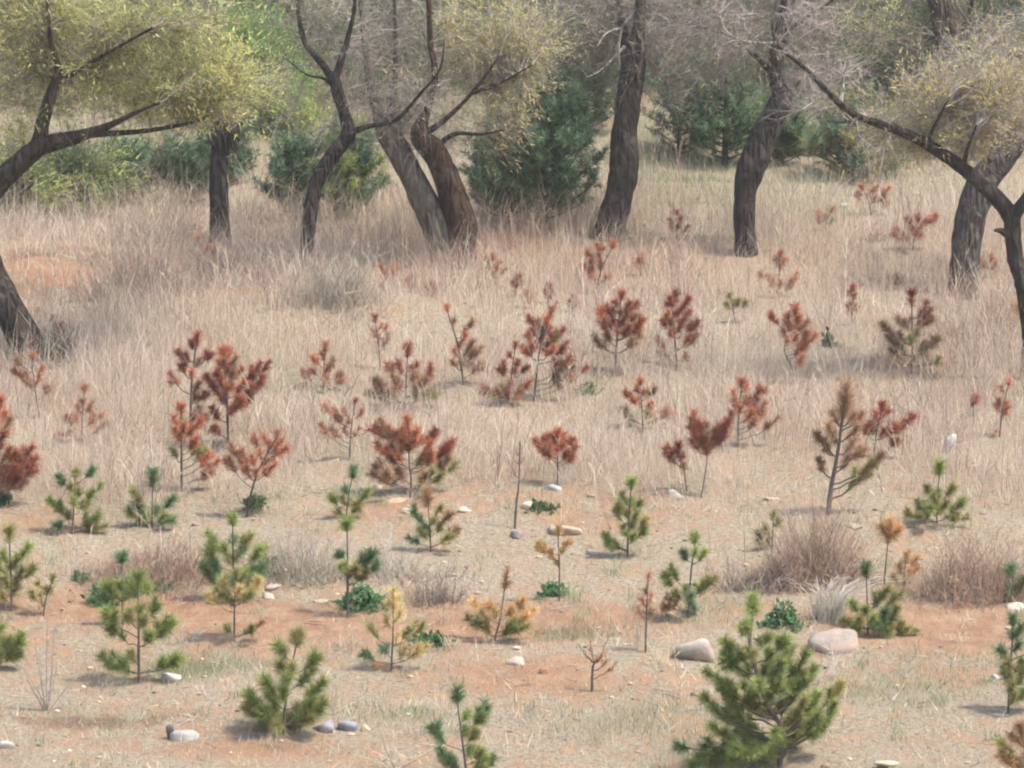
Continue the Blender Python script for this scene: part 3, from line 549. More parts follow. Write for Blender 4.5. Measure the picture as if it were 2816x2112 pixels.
pine(9, (680, 335), None, [(690, 110, 'o', 1.1), (580, 220), (640, 200), (725, 160), (650, 270), (590, 275)], 'oo', 'faint olive sapling poking out of the reddish-brown brush', 70, 42, 55, YP)
pine(5, (115, 1610), None, [(160, 1305, 'G', 1.4), (110, 1415, 'G'), (240, 1440), (20, 1460), (200, 1500, 'o'), (140, 1490), (90, 1480), (190, 1540, 'o'), (60, 1560, 'o')], 'go', 'pale green pine with a dark top tuft at the grass edge by the cream slab', 75, 42, 80, GP)
# yellowing and dead pines on the lower slope
pine(8, (388, 1065), [(400, 850), (400, 640)], [(400, 570, 'y', 1.4), (430, 620, 'y'), (350, 730, 'y'), (372, 650, 'y'), (445, 700, 'y'), (590, 770, 'g', .8), (500, 800, 'o'), (330, 920, 'G', 1.1), (220, 960, 'G'), (290, 1030, 'O'), (560, 930, 'y'), (480, 930, 'y'), (250, 790, 'o', .7), (430, 840, 'y'), (610, 910, 'y', .7)], 'y', 'straw-yellow pine with green low branches beside the low green weeds', 110, 48, 60, YP)
pine(8, (1015, 882), [(1050, 760), (1068, 640), (1085, 520)], [(1095, 440, 'b', 1.0), (1090, 530, 'b'), (890, 640, 'O'), (930, 700, 'y'), (980, 650, 'O'), (1200, 630, 'O'), (1260, 690, 'O'), (1160, 740, 'y'), (900, 760, 'o'), (1150, 800, 'g', .8), (1220, 720, 'O'), (850, 740, 'o'), (1020, 700, 'y'), (1120, 680, 'O'), (1200, 800, 'o'), (960, 780, 'o')],
     'yO', 'golden-brown pine with a tall thin leader on the low grassy bank', 100, 52, 65, YP)
pine(8, (1935, 955), [(1942, 720), (1952, 500)], [(1955, 480, 'p', .8), (1935, 570, 'b'), (1975, 600, 'p'), (1910, 630, 'p'), (1985, 690, 'b', .7), (1890, 680, 'p', .7)], 'pb', 'thin brown dead pine whip standing alone on bare soil', 110, 40, 45, YP)
pine(8, (1410, 645), [(1412, 440), (1403, 230)], [(1405, 190, 'O', 1.2), (1285, 280, 'O'), (1470, 275, 'O'), (1350, 340, 'O', .7), (1440, 330, 'y', .7), (1270, 300, 'y', .7), (1395, 400, 'O', .7)], 'O', 'spindly pale orange pine in front of the large cream rock', 65, 38, 60, YP)
pine(9, (1360, 545), [(1375, 380), (1392, 220)], [(1400, 150, 'O', 1.3), (1340, 185, 'O'), (1455, 190, 'O'), (1410, 240, 'O')], 'O', 'bare-stemmed pine with an orange tuft on top between two brush thickets', 75, 50, 110, YP)
pine(9, (1475, 600), None, [(1500, 345, 'O'), (1565, 375, 'O'), (1450, 420, 'O'), (1520, 450, 'O'), (1480, 510, 'y'), (1415, 490, 'y'), (1560, 430, 'O')], 'O', 'low bushy pale orange pine against the right-hand thicket', 90, 48, 75, YP)
pine(8, (1610, 1195), [(1615, 1050), (1640, 1000)], [(1712, 855, 0, .7), (1600, 880, 0, .7), (1560, 940, 0, .7), (1755, 1020, 0, .6), (1680, 955, 0, .7), (1530, 900, 0, .6), (1645, 980), (1700, 1005)], 'bp', 'dead twisted little pine with bare dark branches in open ground', 60, 26, 22, YP, bare=.35, thick=1.6, name='dead_sapling')
pine(5, (1140, 1665), [(1152, 1500), (1165, 1390), (1172, 1140)], [(1140, 1250, 'b', .4), (1200, 1230, 'b', .4), (1120, 1300, 'b', .4), (1210, 1330, 'b', .4), (1180, 1180, 'b', .4), (1150, 1190, 'b', .4)], 'b', 'leafless dark dead sapling standing by the umbrella-shaped red pine', 60, 24, 14, 'rust-red dead young pines in the dry grass', bare=.5, name='dead_sapling')
# rust-red pines in the dry grass
pine(4, (-40, 1520), None, [(0, 875), (30, 960), (60, 1000), (-30, 1000), (30, 1080), (200, 1165), (160, 1180), (225, 1235), (100, 1200), (50, 1190), (180, 1300), (120, 1320), (20, 1290), (60, 1370), (150, 1380), (0, 1160), (-40, 1250), (90, 1285), (-100, 1000), (-120, 1150), (-90, 1300), (130, 1250), (50, 1320)],
     'rrR', 'bright rust-red pine cut by the frame, bushiest of the dead pines', 110, 50, 110, RP)
pine(4, (240, 1000), [(215, 830), (195, 660)], [(200, 600, 'p'), (100, 635, 'b', .7), (260, 680, 'p'), (150, 720, 'p'), (240, 740, 'p'), (295, 800, 'p', .7), (170, 770, 'b'), (80, 700, 'R', .7)], 'pb', 'sparse pale brown pine at the foot of the leaning willow', 85, 42, 60, RP)
pine(4, (495, 1140), None, [(515, 805, 0, 1.1), (470, 920), (548, 920), (500, 885), (440, 975, 0, .7), (400, 980, 0, .7), (630, 960, 0, .7), (375, 1090, 'r', .8), (570, 990), (650, 1020, 0, .6)], 'rp', 'small slim rust-red pine left of the tall red cluster', 75, 38, 75, RP)
pine(4, (1165, 1180), [(1160, 950), (1168, 760), (1190, 560)], [(1205, 475, 'R', 1.0), (1165, 525, 'R', .8), (1080, 585, 'R'), (1130, 605, 'R', .8), (1095, 670, 'R', .8), (1210, 635, 'b'), (1165, 705, 'r'), (1210, 780), (1185, 850), (1245, 840), (1210, 930), (1255, 970), (1180, 980), (1235, 1000), (1030, 720, 'p', .8), (1275, 600, 'R', .7)],
     'rR', 'tallest rust-red pine of the cluster, with a long thin leader', 90, 42, 95, RP)
pine(4, (1390, 1180), None, [(1360, 575), (1395, 575), (1440, 620), (1330, 640), (1380, 680), (1425, 690), (1310, 720), (1340, 755), (1470, 690), (1485, 770), (1400, 785), (1250, 740), (1290, 790), (1500, 845), (1450, 870), (1600, 735, 'R', 1.1), (1585, 655, 'R', .7), (1640, 650, 'R', .6), (1420, 925), (1480, 880), (1350, 870), (1530, 845), (1290, 930), (1300, 1050), (1360, 640), (1330, 820)],
     'rRR', 'dense deep-red pine at the heart of the cluster', 105, 45, 120, RP)
pine(4, (1105, 1440), None, [(1100, 920, 0, 1.1), (1055, 985), (1110, 1000), (1060, 1060), (1100, 1085), (1160, 1060), (1220, 1000), (1040, 1180, 'o'), (1255, 1180, 'o'), (1270, 1210, 'r'), (1200, 1110), (1120, 1040), (1330, 1250, 'r', .8), (1285, 1330, 'r', .8), (1220, 1160, 'o')], 'rr', 'rust-red pine on a dark stem in front of the cluster, above the cream stone', 90, 42, 90, RP)
pine(4, (1495, 1595), None, [(1600, 1095), (1690, 1075), (1740, 1170), (1540, 1100), (1470, 1180), (1400, 1150), (1640, 1150), (1580, 1190), (1690, 1200), (1530, 1220), (1620, 1250), (1460, 1250), (1390, 1230), (1560, 1310), (1650, 1290), (1610, 1480, 'G', .8), (1555, 1470, 'G', .7), (1710, 1130), (1500, 1300)], 'pr', 'pale red spreading pine with thin needles and a tuft of green low down', 100, 45, 75, RP)
pine(4, (1965, 830), None, [(1980, 545, 0, 1.1), (1900, 620), (1960, 600), (2030, 640), (1840, 700), (2070, 720), (2000, 680), (1905, 700, 0, .7), (1800, 800, 0, .6), (1990, 750), (2090, 770, 0, .6)], 'rp', 'small rust-red pine between the cluster and the symmetrical dead pine', 70, 38, 75, RP)
pine(4, (2125, 1240), None, [(1970, 910), (2080, 930), (2160, 880), (2040, 980), (2120, 1000), (2200, 960), (1950, 1030), (2185, 1060), (2090, 1060), (2010, 1060)], 'pp', 'faint thin pinkish-red pine left of the broad dead pine', 70, 36, 50, RP)
pine(5, (475, 940), None, [(490, 555, 'R', 1.3), (430, 665), (360, 660), (550, 660), (635, 690), (390, 735), (525, 735), (605, 755), (280, 750), (300, 790), (560, 790), (240, 840, 'o'), (650, 815), (605, 850, 'o'), (380, 830, 'b'), (680, 840, 'o', .8), (420, 780)], 'Rrb', 'symmetrical dead pine with a single tufted leader above two rows of candles', 85, 42, 85, RP)
pine(5, (512, 1450), [(508, 1350), (498, 1270), (495, 1150)], [(490, 995, 'r', 1.3), (320, 1000, 'R', 1.1), (370, 1050), (290, 1040, 'R'), (460, 1060), (540, 1070), (440, 1120), (575, 1110), (660, 1065, 'R', 1.1), (620, 1150), (765, 1130, 'R', 1.1), (720, 1165, 'R'), (300, 1140), (380, 1140), (640, 1200), (350, 1190), (520, 1130), (290, 1280, 'b'), (350, 1320, 'b'), (430, 1320, 'p'), (640, 1310, 'o'), (700, 1280, 'o'), (785, 1265, 'o'),
      (600, 1330, 'b'), (270, 1330, 'b'), (740, 1230, 'b'), (410, 1200), (590, 1220)], 'rr', 'broad candelabra-shaped dead pine in the middle of the grass edge', 100, 46, 100, RP, thick=1.3)
pine(5, (830, 790), None, [(840, 480, 'r', 1.1), (800, 540), (885, 520), (770, 580), (850, 585), (940, 560, 'b'), (900, 600), (760, 640), (930, 660), (820, 640), (770, 395, 'b'), (880, 405, 'b', .8), (725, 310, 'p', .8), (870, 660)], 'rb', 'brown-red dead pine with two brown knobs floating above its crown', 75, 38, 75, RP)
pine(5, (322, 700), None, [(290, 375, 'R'), (330, 420), (362, 430), (280, 460), (372, 500), (350, 530), (310, 500)], 'pp', 'small faint red pine above the symmetrical dead pine', 65, 34, 50, RP)
pine(5, (1258, 895), [(1275, 720), (1292, 580), (1340, 420)], [(1362, 325, 'R', 1.1), (1330, 385), (1220, 385, 'R'), (1270, 400), (1240, 450), (1310, 440), (1360, 445), (1440, 450, 'R', 1.1), (1400, 500), (1300, 510), (1345, 540), (1250, 540), (1210, 490), (1440, 565, 'R'), (1480, 620), (1580, 680, 'R', .8), (1500, 680), (1210, 570), (1185, 560, 'R', .7), (1380, 560), (1465, 660)], 'rR', 'tall slender dead pine with its red crown tilted sideways, mid-slope', 80, 40, 85, RP)
pine(5, (1108, 910), None, [(1145, 540, 'R', .8), (1108, 600, 'R'), (1070, 650), (1160, 650), (1040, 690, 'R'), (1140, 700), (1220, 680, 'R', .8), (940, 790), (1020, 825), (1060, 790), (1110, 770, 'R'), (1225, 775, 'R'), (1000, 860), (1180, 820), (1160, 870), (950, 840), (1090, 830)], 'rpR', 'low sparse dead pine leaning against the foot of the tall slender one', 65, 34, 65, RP)
pine(5, (1750, 730), None, [(1790, 235, 'R', 1.1), (1750, 285), (1840, 290), (1885, 295), (1700, 310), (1650, 335), (1720, 350), (1780, 340), (1830, 350), (1875, 370), (1920, 390), (1800, 400), (1740, 400), (1690, 390), (1660, 410), (1885, 440), (1840, 430), (1900, 480, 'b'), (1700, 480, 'b'), (1620, 490, 'b', .7), (1640, 520, 'b', .7), (1760, 460), (1860, 510, 'b')], 'RRr', 'round dark-red pine, densest crown of the pair high on the slope', 75, 40, 100, RP)
pine(6, (102, 690), [(85, 480), (70, 300)], [(90, 220, 'R'), (60, 260, 'R', 1.2), (40, 300, 'R'), (170, 260, 'R'), (130, 330), (90, 350), (180, 340), (30, 370), (230, 400), (150, 390), (60, 400), (200, 430), (120, 440), (10, 400), (222, 480), (170, 500), (60, 480), (-10, 520, 'p', .8), (160, 620, 'p'), (-10, 600, 'p', .6)], 'rrb', 'brown-red pine with a crooked top, right-hand one of the pair high on the slope', 75, 40, 85, RP)
pine(5, (1402, 1410), None, [(1400, 1075), (1360, 1090), (1440, 1090), (1490, 1120), (1310, 1110), (1340, 1150), (1515, 1165), (1430, 1150), (1290, 1160), (1390, 1190), (1470, 1195), (1258, 1120, 'p'), (1490, 1220), (1330, 1200), (1375, 1130), (1450, 1130)], 'rr', 'small umbrella-shaped rust-red pine on a bare stem', 70, 38, 90, RP)
pine(5, (1920, 1060), None, [(1900, 765), (1880, 800), (1995, 805), (1960, 830), (1930, 820), (1810, 830), (1850, 880), (1885, 880), (2070, 930), (2095, 960), (1785, 930, 'b'), (1830, 980, 'o'), (1980, 900), (1950, 960, 'o')], 'rp', 'small open red pine below the crooked-topped one', 65, 34, 65, RP)
pine(6, (812, 790), [(800, 690), (755, 580), (785, 450)], [(832, 305), (780, 350), (845, 375), (760, 400), (885, 415), (800, 430), (945, 485), (748, 460), (830, 490), (780, 510), (875, 540), (840, 570), (670, 350, 'R', .7), (900, 470), (860, 620, 'p')], 'rrp', 'narrow upright rust-red pine with a single tuft held out sideways', 75, 40, 80, RP)
pine(6, (1532, 720), None, [(1530, 225, 'R', 1.3), (1620, 290, 'R'), (1645, 330, 'R'), (1440, 385, 'b'), (1350, 415, 'b', 1.2), (1480, 400, 'b'), (1600, 410, 'p'), (1560, 460, 'b'), (1450, 480, 'b'), (1380, 490, 'b'), (1650, 380, 'p'), (1685, 505, 'b'), (1620, 540, 'b'), (1520, 510, 'o'), (1460, 550, 'o'), (1400, 580, 'b'), (1580, 570, 'o'), (1690, 655, 'o'), (1550, 610, 'o'), (1430, 620, 'O')], 'b', 'large brown pine with olive lower needles and a dark tufted leader', 95, 44, 80, RP)
pine(6, (245, 1480), [(262, 1400), (282, 1260), (278, 1180)], [(200, 955, 'R', 1.1), (185, 1000, 'R'), (232, 1010, 'R'), (280, 1025), (432, 955, 'R', 1.1), (400, 1000, 'R'), (360, 1040), (320, 1070), (270, 1100), (240, 1080), (190, 1130, 'R'), (295, 1155), (345, 1100), (225, 1060)], 'rR', 'V-shaped dark red pine with two rising arms', 95, 42, 100, RP)
pine(6, (160, 1440), None, [(40, 1165), (110, 1150), (60, 1225), (130, 1215), (140, 1280), (95, 1200), (30, 1210)], 'Rr', 'low dark red clump leaning out left of the V-shaped pine', 85, 40, 95, RP)
pine(6, (470, 1165), None, [(495, 765, 'R'), (440, 825), (525, 800), (612, 815), (590, 880), (550, 870), (640, 900), (560, 940), (625, 955), (450, 890), (720, 990, 'p', .7), (580, 1000), (480, 930), (520, 870)], 'pr', 'hazy pale red pine behind the V-shaped one', 80, 42, 75, RP)
pine(6, (1020, 1585), [(1042, 1400), (1080, 1200), (1105, 1020), (1128, 860)], [(1132, 785, 'b', 2.4), (1040, 950, 'b'), (1020, 1030, 'b'), (1230, 955, 'b'), (1200, 1040, 'b'), (1180, 1130, 'b'), (940, 1080, 'b', .8), (1050, 1080, 'b'), (1220, 1170, 'b'), (1355, 1205, 'b'), (1300, 1260, 'o'), (1245, 1320, 'o'), (960, 1240, 'b', .5), (1150, 1220, 'b'), (1180, 960, 'b', .8), (1000, 1120, 'b', .7)], 'b', 'tall brown thin-needled pine with a broom-like leader', 125, 48, 115, RP, thick=1.4)
pine(6, (1298, 1245), None, [(1350, 905, 'R', 1.1), (1308, 955, 'R'), (1385, 945, 'R'), (1330, 1000), (1290, 1035), (1532, 975, 'R', 1.1), (1480, 1010, 'R'), (1440, 1040), (1400, 1050), (1360, 1060), (1260, 1030), (1230, 1050), (1450, 1130, 'R', .8), (1200, 1005, 'p')], 'rR', 'deep red flat-topped pine beside the tall broom-like one', 85, 40, 100, RP)
pine(6, (2062, 1110), None, [(2060, 880, 'R'), (2040, 915), (2105, 895), (2092, 960), (2120, 760, 'p'), (2070, 800, 'p'), (2110, 930), (2040, 1080, 'R', .7)], 'rp', 'small scattered red pine near the frame\'s edge above the white bag', 65, 36, 70, RP)
pine(6, (1902, 985), None, [(1915, 865, 'R', 1.1), (1900, 890, 'R', .8)], 'R', 'single dark red tuft on a hidden stem near the frame\'s edge', 60, 36, 110, RP)
for t_, base_, tips_, c_, lab in [
    (5, (370, 190), [(330, 75), (372, 85), (422, 65), (400, 105), (345, 120)], 'r', 'low rust-red seedling beside the twin-trunk tree\'s foot, left side'),
    (5, (515, 200), [(510, 125), (545, 115), (485, 150), (530, 160)], 'rp', 'tiny orange-red seedling just below the twin-trunk tree'),
    (5, (1025, 195), [(960, 15), (1000, 5), (1045, 45), (1085, 85), (980, 65), (1030, 85), (1010, 120)], 'rp', 'rust-red seedling just right of the twin-trunk tree\'s foot'),
    (5, (1150, 255), [(1162, 125), (1128, 165), (1172, 170), (1145, 200)], 'R', 'little dark red seedling below the bare patch in mid-field'),
    (5, (1635, 230), [(1580, -25), (1640, -60), (1655, 0), (1600, 50), (1665, 75), (1705, 120), (1620, 130), (1660, 40), (1740, -70), (1560, 60), (1590, 100)], 'rp', 'wide patchy red pine below the straight trunk'),
    (2, (2122, 1450), [(2120, 1285), (2085, 1335), (2155, 1325), (2130, 1370), (2185, 1380), (2100, 1380)], 'rr', 'rust-red seedling between the straight trunk and the swollen dark trunk'),
    (6, (722, 130), [(730, -15), (715, 25), (755, 30), (698, 25), (735, 60)], 'r', 'bright little red tuft below the swollen dark trunk'),
    (6, (725, 260), [(610, 110), (650, 130), (830, 110), (800, 150), (730, 160), (680, 165)], 'pp', 'faint thin red seedling just below the bright little tuft'),
    (3, (1285, 1310), [(1225, 1125), (1195, 1185), (1320, 1130), (1395, 1135), (1360, 1180), (1280, 1160), (1385, 1230), (1300, 1200)], 'rp', 'highest red pine, alone on the pale grass under the long bough'),
    (3, (1000, 1410), [(960, 1295), (1045, 1265), (1000, 1310), (970, 1340), (1050, 1330)], 'rp', 'small red seedling right of the swollen dark trunk'),
    (3, (1535, 1520), [(1500, 1325), (1440, 1395), (1570, 1315), (1640, 1325), (1530, 1380), (1480, 1430), (1600, 1360), (1410, 1420), (1555, 1420), (1675, 1315), (1590, 1420)], 'Rp', 'low wide dark red clump under the long bough'),
    (3, (1982, 1695), [(1950, 1575), (2012, 1555), (2035, 1600), (1970, 1610), (1930, 1620)], 'r', 'red seedling between the grey thick trunk and the frame\'s edge'),
    (6, (1165, 430), [(1170, 195), (1148, 230), (1185, 240), (1160, 290), (1192, 310), (1140, 310)], 'pR', 'thin reddish seedling up-slope left of the large brown pine'),
    (6, (2190, 440), [(2180, 295), (2205, 335), (2168, 330), (2190, 380)], 'pr', 'orange-red seedling at the frame\'s edge beside the dark willow foot'),
    (1, (1262, 1640), [(1200, 1445), (1260, 1500), (1312, 1495), (1230, 1530), (1290, 1560)], 'pO', 'orange-brown seedling below the pollard stump'),
    (4, (355, 470), [(320, 380), (370, 420), (400, 450), (340, 440)], 'pR', 'small reddish seedling on the bank behind the leaning willow\'s foot'),
    (5, (1490, 345), [(1495, 250), (1478, 285), (1510, 290)], 'Rp', 'thin upright red shoot just right of the tall slender pine\'s tip'),
    (5, (1350, 300), [(1345, 180), (1330, 215), (1368, 225), (1350, 250)], 'pR', 'faint red shoot above the tall slender pine'),
    (5, (1905, 130), [(1890, 20), (1915, 5), (1870, 45), (1930, 45)], 'p', 'faint pale red seedling below the gap between the two middle trunks'),
    (5, (640, 260), [(630, 170), (600, 190), (665, 185), (645, 215)], 'p', 'faint pale red seedling on the right end of the bare mound'),
    (6, (1450, 190), [(1430, 120), (1390, 135), (1475, 140), (1420, 160)], 'p', 'faint pale red seedling in mid-field left of the grey thick trunk'),
    (5, (1230, 330), [(1210, 215), (1190, 245), (1240, 250), (1225, 275)], 'p', 'faint pinkish seedling up-slope left of the tall slender pine\'s tip'),
    (6, (455, 420), [(420, 240), (460, 280), (490, 270), (400, 300), (520, 290)], 'oo', 'low yellow-olive seedling between two rust-red pines high on the slope')]:
    pine(t_, base_, None, tips_, c_, lab, 55, 34, 70, RP)

def big_pine(label, x, base_y, top_y, hw, col='dx', tufts=1.0, dd=0.0, seed=0, lean=0):
    p = ghit(0, x, base_y); dep = depth(p)
    if dd: p = at(0, x, base_y, dep + dd); p[2] = G(p[0], p[1]); dep = depth(p)
    k = tscale(0) / FPX * dep; H = (base_y - top_y) * k; W = hw * k
    root = empty('pine_tree', p); tag(root, label, 'pine tree', 'green pines among the old trees')
    tp = p + np.array([lean * k, 0, H]); m = MB(); m.tube(np.array([p - [0, 0, .1], p + (tp - p) * .5 + [.02, 0, 0], tp]), [.03 * H, .02 * H, .006], 8, (.08, .06, .05), .1)
    m.build('trunk', M_STEM, root, p, True)
    nb = int(56 * tufts); br = MB(); nd = MB()
    for i in range(nb):
        h = (i + rng.uniform(0, 1)) / nb; h = .03 + .93 * h; az = i * 2.4 + rng.uniform(-.5, .5)
        prof = (1 - h) ** .55 * min(1, .6 + h * 2.2); L_ = W * 1.1 * prof * rng.uniform(.45, 1.2) + .05 * H
        A = p + (tp - p) * h; B = A + np.array([math.cos(az) * L_, math.sin(az) * L_, L_ * rng.uniform(.15, .75)])
        C = A * .4 + B * .6; C[2] = A[2] * .75 + B[2] * .25; u = np.linspace(0, 1, 6)[:, None]; path = (1 - u) ** 2 * A + 2 * u * (1 - u) * C + u * u * B
        br.tube(path, np.linspace(.012, .005, 6), 5, (.09, .07, .055), 0)
        c = np.array(PC[col[rng.integers(len(col))]])
        nt_ = max(5, int(L_ / .045))
        for q in range(nt_):
            v = rng.uniform(.08, 1) if q else 1.0; s0 = np.array([np.interp(v, u[:, 0], path[:, j]) for j in range(3)]); 
            e = s0 + (rng.normal(0, .45, 3) + (B - A) / L_ * .6 + np.array([0, 0, .55])) * .15
            needles(nd, np.array([s0, (s0 + e) / 2, e]), .095, 44, c * rng.uniform(.6, 1.25), .9, .0085)
    br.build('branches', M_STEM, root, p, True); nd.build('crown', M_NEEDLE, root, p)
big_pine('large dense blue-green pine beside the twin-trunk tree', 1175, 492, 205, 112, 'xxx', 1.7, .2)
big_pine('dark bushy pine in the gap right behind the twin-trunk tree', 1085, 490, 290, 75, 'dx', 1.3, .2)
big_pine('dark pine hanging over the bare bank left of the straight trunk', 1262, 285, 70, 82, 'd', 1.3, .0)
big_pine('dark pine half hidden left of the slender crooked tree', 640, 485, 330, 55, 'dx', 1.0, .5)
big_pine('bright-sided green pine right of the slender crooked tree', 752, 492, 310, 78, 'xg', 1.3, .8)
big_pine('thin see-through pine on the bank between two old trunks', 1465, 342, 150, 72, 'dx', .6, .0)
big_pine('green pine on the left flank of the swollen dark trunk', 1565, 428, 150, 72, 'xG', 1.2, 2.0)
big_pine('low dark pine on the right flank of the swollen dark trunk', 1688, 425, 285, 62, 'dG', 1.1, 2.0)
big_pine('shaggy dark pine at the upper edge above the grey thick trunk', 2165, 225, -40, 75, 'd', 1.2)
big_pine('small dim pine in the shade under the yellow-green crown', 262, 440, 322, 62, 'dx', .8)
big_pine('dark pine left of the pollard stump', 410, 442, 330, 50, 'd', .8)
big_pine('dark pine peeping out right behind the pollard stump', 492, 445, 318, 42, 'dx', .7, 1.0)
big_pine('dim olive-green pine behind the long bough', 1840, 392, 215, 82, 'xo', 1.0)
big_pine('distant dark pine at the top edge left of the brown leaning trunk', 1830, 130, -60, 75, 'd', 1.0)
big_pine('small green pine below the long bough', 1905, 372, 290, 40, 'G', .6)

big_pine('tall dim pine at the top edge right of the straight trunk', 1440, 240, -40, 85, 'd', 1.2, 3.0)
big_pine('tall dim pine at the top edge behind the swollen trunk', 1600, 260, -30, 85, 'dx', 1.2, 4.0)
big_pine('tall dim pine between the swollen trunk and the distant dark pine', 1745, 280, 0, 80, 'dx', 1.2, 3.5)
big_pine('tall dim pine behind the yellow twigs of the long bough', 1960, 290, 20, 85, 'd', 1.2, 4.0)
big_pine('tall dim pine at the top edge above the large dense pine', 1190, 230, -40, 85, 'dx', 1.2, 3.0)
# trees further up the slope
def far_tree(label, x, base_y, top_y, hw, leafcol, leafn, twig=(.18, .16, .13), n=150, lsz=.04, dd=0.0, name='tree'):
    p = ghit(0, x, base_y); dep = depth(p)
    if dd: p = at(0, x, base_y, dep + dd); p[2] = G(p[0], p[1]); dep = depth(p)
    k = tscale(0) / FPX * dep; H = (base_y - top_y)
    root = empty(name, p); tag(root, label, 'tree', 'leafless and budding trees up the slope')
    limbs = [[(x, base_y, 13), (x + rng.uniform(-12, 12), base_y - H * .25, 11), (x + rng.uniform(-18, 18), base_y - H * .5, 8), (x + rng.uniform(-25, 25), base_y - H * .8, 4)]]
    for s_ in (-1, 1, -1, 1): 
        h = rng.uniform(.15, .5); bx0 = x + rng.uniform(-6, 6); limbs.append([(bx0, base_y - H * h, 6), (bx0 + s_ * hw * .35, base_y - H * (h + .2), 4.5), (bx0 + s_ * hw * .7, base_y - H * (h + .38), 3)])
    L3 = []
    for i, lb in enumerate(limbs):
        P, R = limb3d(lb, dep, rng.uniform(-.6, .6) if i else 0)
        if i == 0: P[0, 2] -= .1
        m = MB(); m.tube(P, R, 8, (.11, .09, .075), .12, seed=i); m.build('limb' if i else 'trunk', M_BARK, root, p, True); L3.append(P)
    cy = base_y - H * .58
    crown(root, p, dep, L3, [(x, cy, hw, H * .42, n, leafn, lsz), (x - hw * .5, cy + H * .12, hw * .5, H * .3, n // 2, leafn, lsz), (x + hw * .5, cy + H * .1, hw * .5, H * .3, n // 2, leafn, lsz)], leafcol, twig)
GR = [(.24, .36, .09), (.18, .30, .09), (.30, .40, .13)]; DG = [(.15, .19, .095), (.19, .21, .115)]
far_tree('fresh bright green tree behind the slender crooked tree\'s left side', 545, 330, 20, 100, GR, 144, n=60, dd=2)
far_tree('grey-green budding tree behind the yellow-green crown', 330, 300, -80, 150, DG + YG, 60, n=82, dd=5)
far_tree('low green bush-like tree under the leaning willow\'s bough', 90, 470, 330, 110, DG + GR[:1], 69, n=49, dd=1)
far_tree('grey twiggy tree at the top edge left of the slender crooked tree', 590, 220, -120, 130, DG, 23, n=82, dd=3)
far_tree('grey twiggy tree behind the twin-trunk tree\'s crown', 900, 300, -80, 160, DG, 27, n=88, dd=5)
far_tree('yellow-green budding tree behind the large dense pine', 1110, 300, -80, 120, YG, 60, n=66, dd=5)
far_tree('grey-green thicket tree at the top edge above the bare bank', 1230, 150, -100, 120, DG, 38, n=66, dd=3)
far_tree('brownish bare tree right behind the straight trunk', 1470, 250, -110, 130, DG, 29, n=82, dd=3)
far_tree('pinkish-grey bare tree behind the swollen dark trunk\'s top', 1640, 300, -80, 140, DG, 29, twig=(.23, .185, .17), n=82, dd=5)
far_tree('grey-green budding tree above the middle of the long bough', 1780, 290, -40, 130, DG + YG[:1], 42, n=82, dd=3)
far_tree('olive budding tree under the brown leaning trunk', 1950, 330, 60, 120, DG + YG[:2], 51, n=71, dd=3)
far_tree('green leafing tree at the frame\'s edge above the yellow twigs', 2200, 330, 60, 90, GR + YG[:1], 78, n=49, dd=4)
far_tree('grey bare tree at the top edge right of the brown leaning trunk', 2120, 180, -140, 110, DG, 31, n=60, dd=6)
far_tree('grey-brown bare tree at the very top left corner', 60, 220, -140, 140, DG + YG[:1], 47, n=66, dd=6)

BU = DG + GR[1:2] + YG[3:]
far_tree('low pale green bush at the frame\'s left edge under the willow bough', 20, 490, 340, 80, BU, 100, n=33, name='bush')
far_tree('low pale green bush between the leaning willow and the dim pine', 150, 475, 320, 85, BU, 100, n=33, name='bush')
far_tree('speckled green bush right of the dim pine under the crown', 330, 430, 310, 70, BU, 86, n=33, name='bush', dd=1)
far_tree('fresh green leafing bush between stump and slender crooked tree', 600, 400, 190, 65, GR + YG[:1], 100, n=38, name='bush', dd=3)
far_tree('olive undergrowth bush behind the stump\'s head', 470, 330, 200, 80, BU, 78, n=33, name='bush', dd=4)
far_tree('olive undergrowth bush seen between the twin trunk and slender tree', 800, 380, 250, 60, DG, 51, n=27, name='bush', dd=5)
far_tree('dim green bush at the top edge above the bright green tree', 480, 130, -60, 110, DG + GR[:1], 69, n=49, dd=8)
far_tree('grey-brown tree high up behind the forked top', 720, 170, -80, 120, DG, 42, n=60, dd=8)
far_tree('dim grey-green tree high up left of the straight trunk', 1010, 170, -80, 120, DG + YG[:1], 56, n=55, dd=9)
far_tree('dim green tree high up right of the straight trunk', 1380, 140, -80, 110, DG + GR[:1], 60, n=55, dd=8)
far_tree('dim olive tree high up behind the bare grey tip', 1560, 180, -80, 120, DG, 56, n=55, dd=8)
far_tree('dim green-grey tree high up over the long bough', 1720, 170, -80, 110, DG + GR[:1], 56, n=55, dd=9)
far_tree('dim olive tree high up left of the brown leaning trunk', 1910, 160, -80, 110, DG + YG[:1], 56, n=55, dd=8)
far_tree('low olive bush on the bank right of the see-through pine', 1530, 330, 240, 55, BU, 78, n=27, name='bush', dd=2)
far_tree('low olive bush under the long bough\'s middle', 1770, 400, 300, 60, BU, 78, n=27, name='bush', dd=2)
far_tree('olive bush between grey thick trunk and brown leaning trunk', 2030, 400, 260, 70, BU, 86, n=33, name='bush', dd=2)
far_tree('dim grey tree at the top edge above the yellow-green crown', 200, 150, -80, 130, DG + YG[:1], 69, n=55, dd=9)

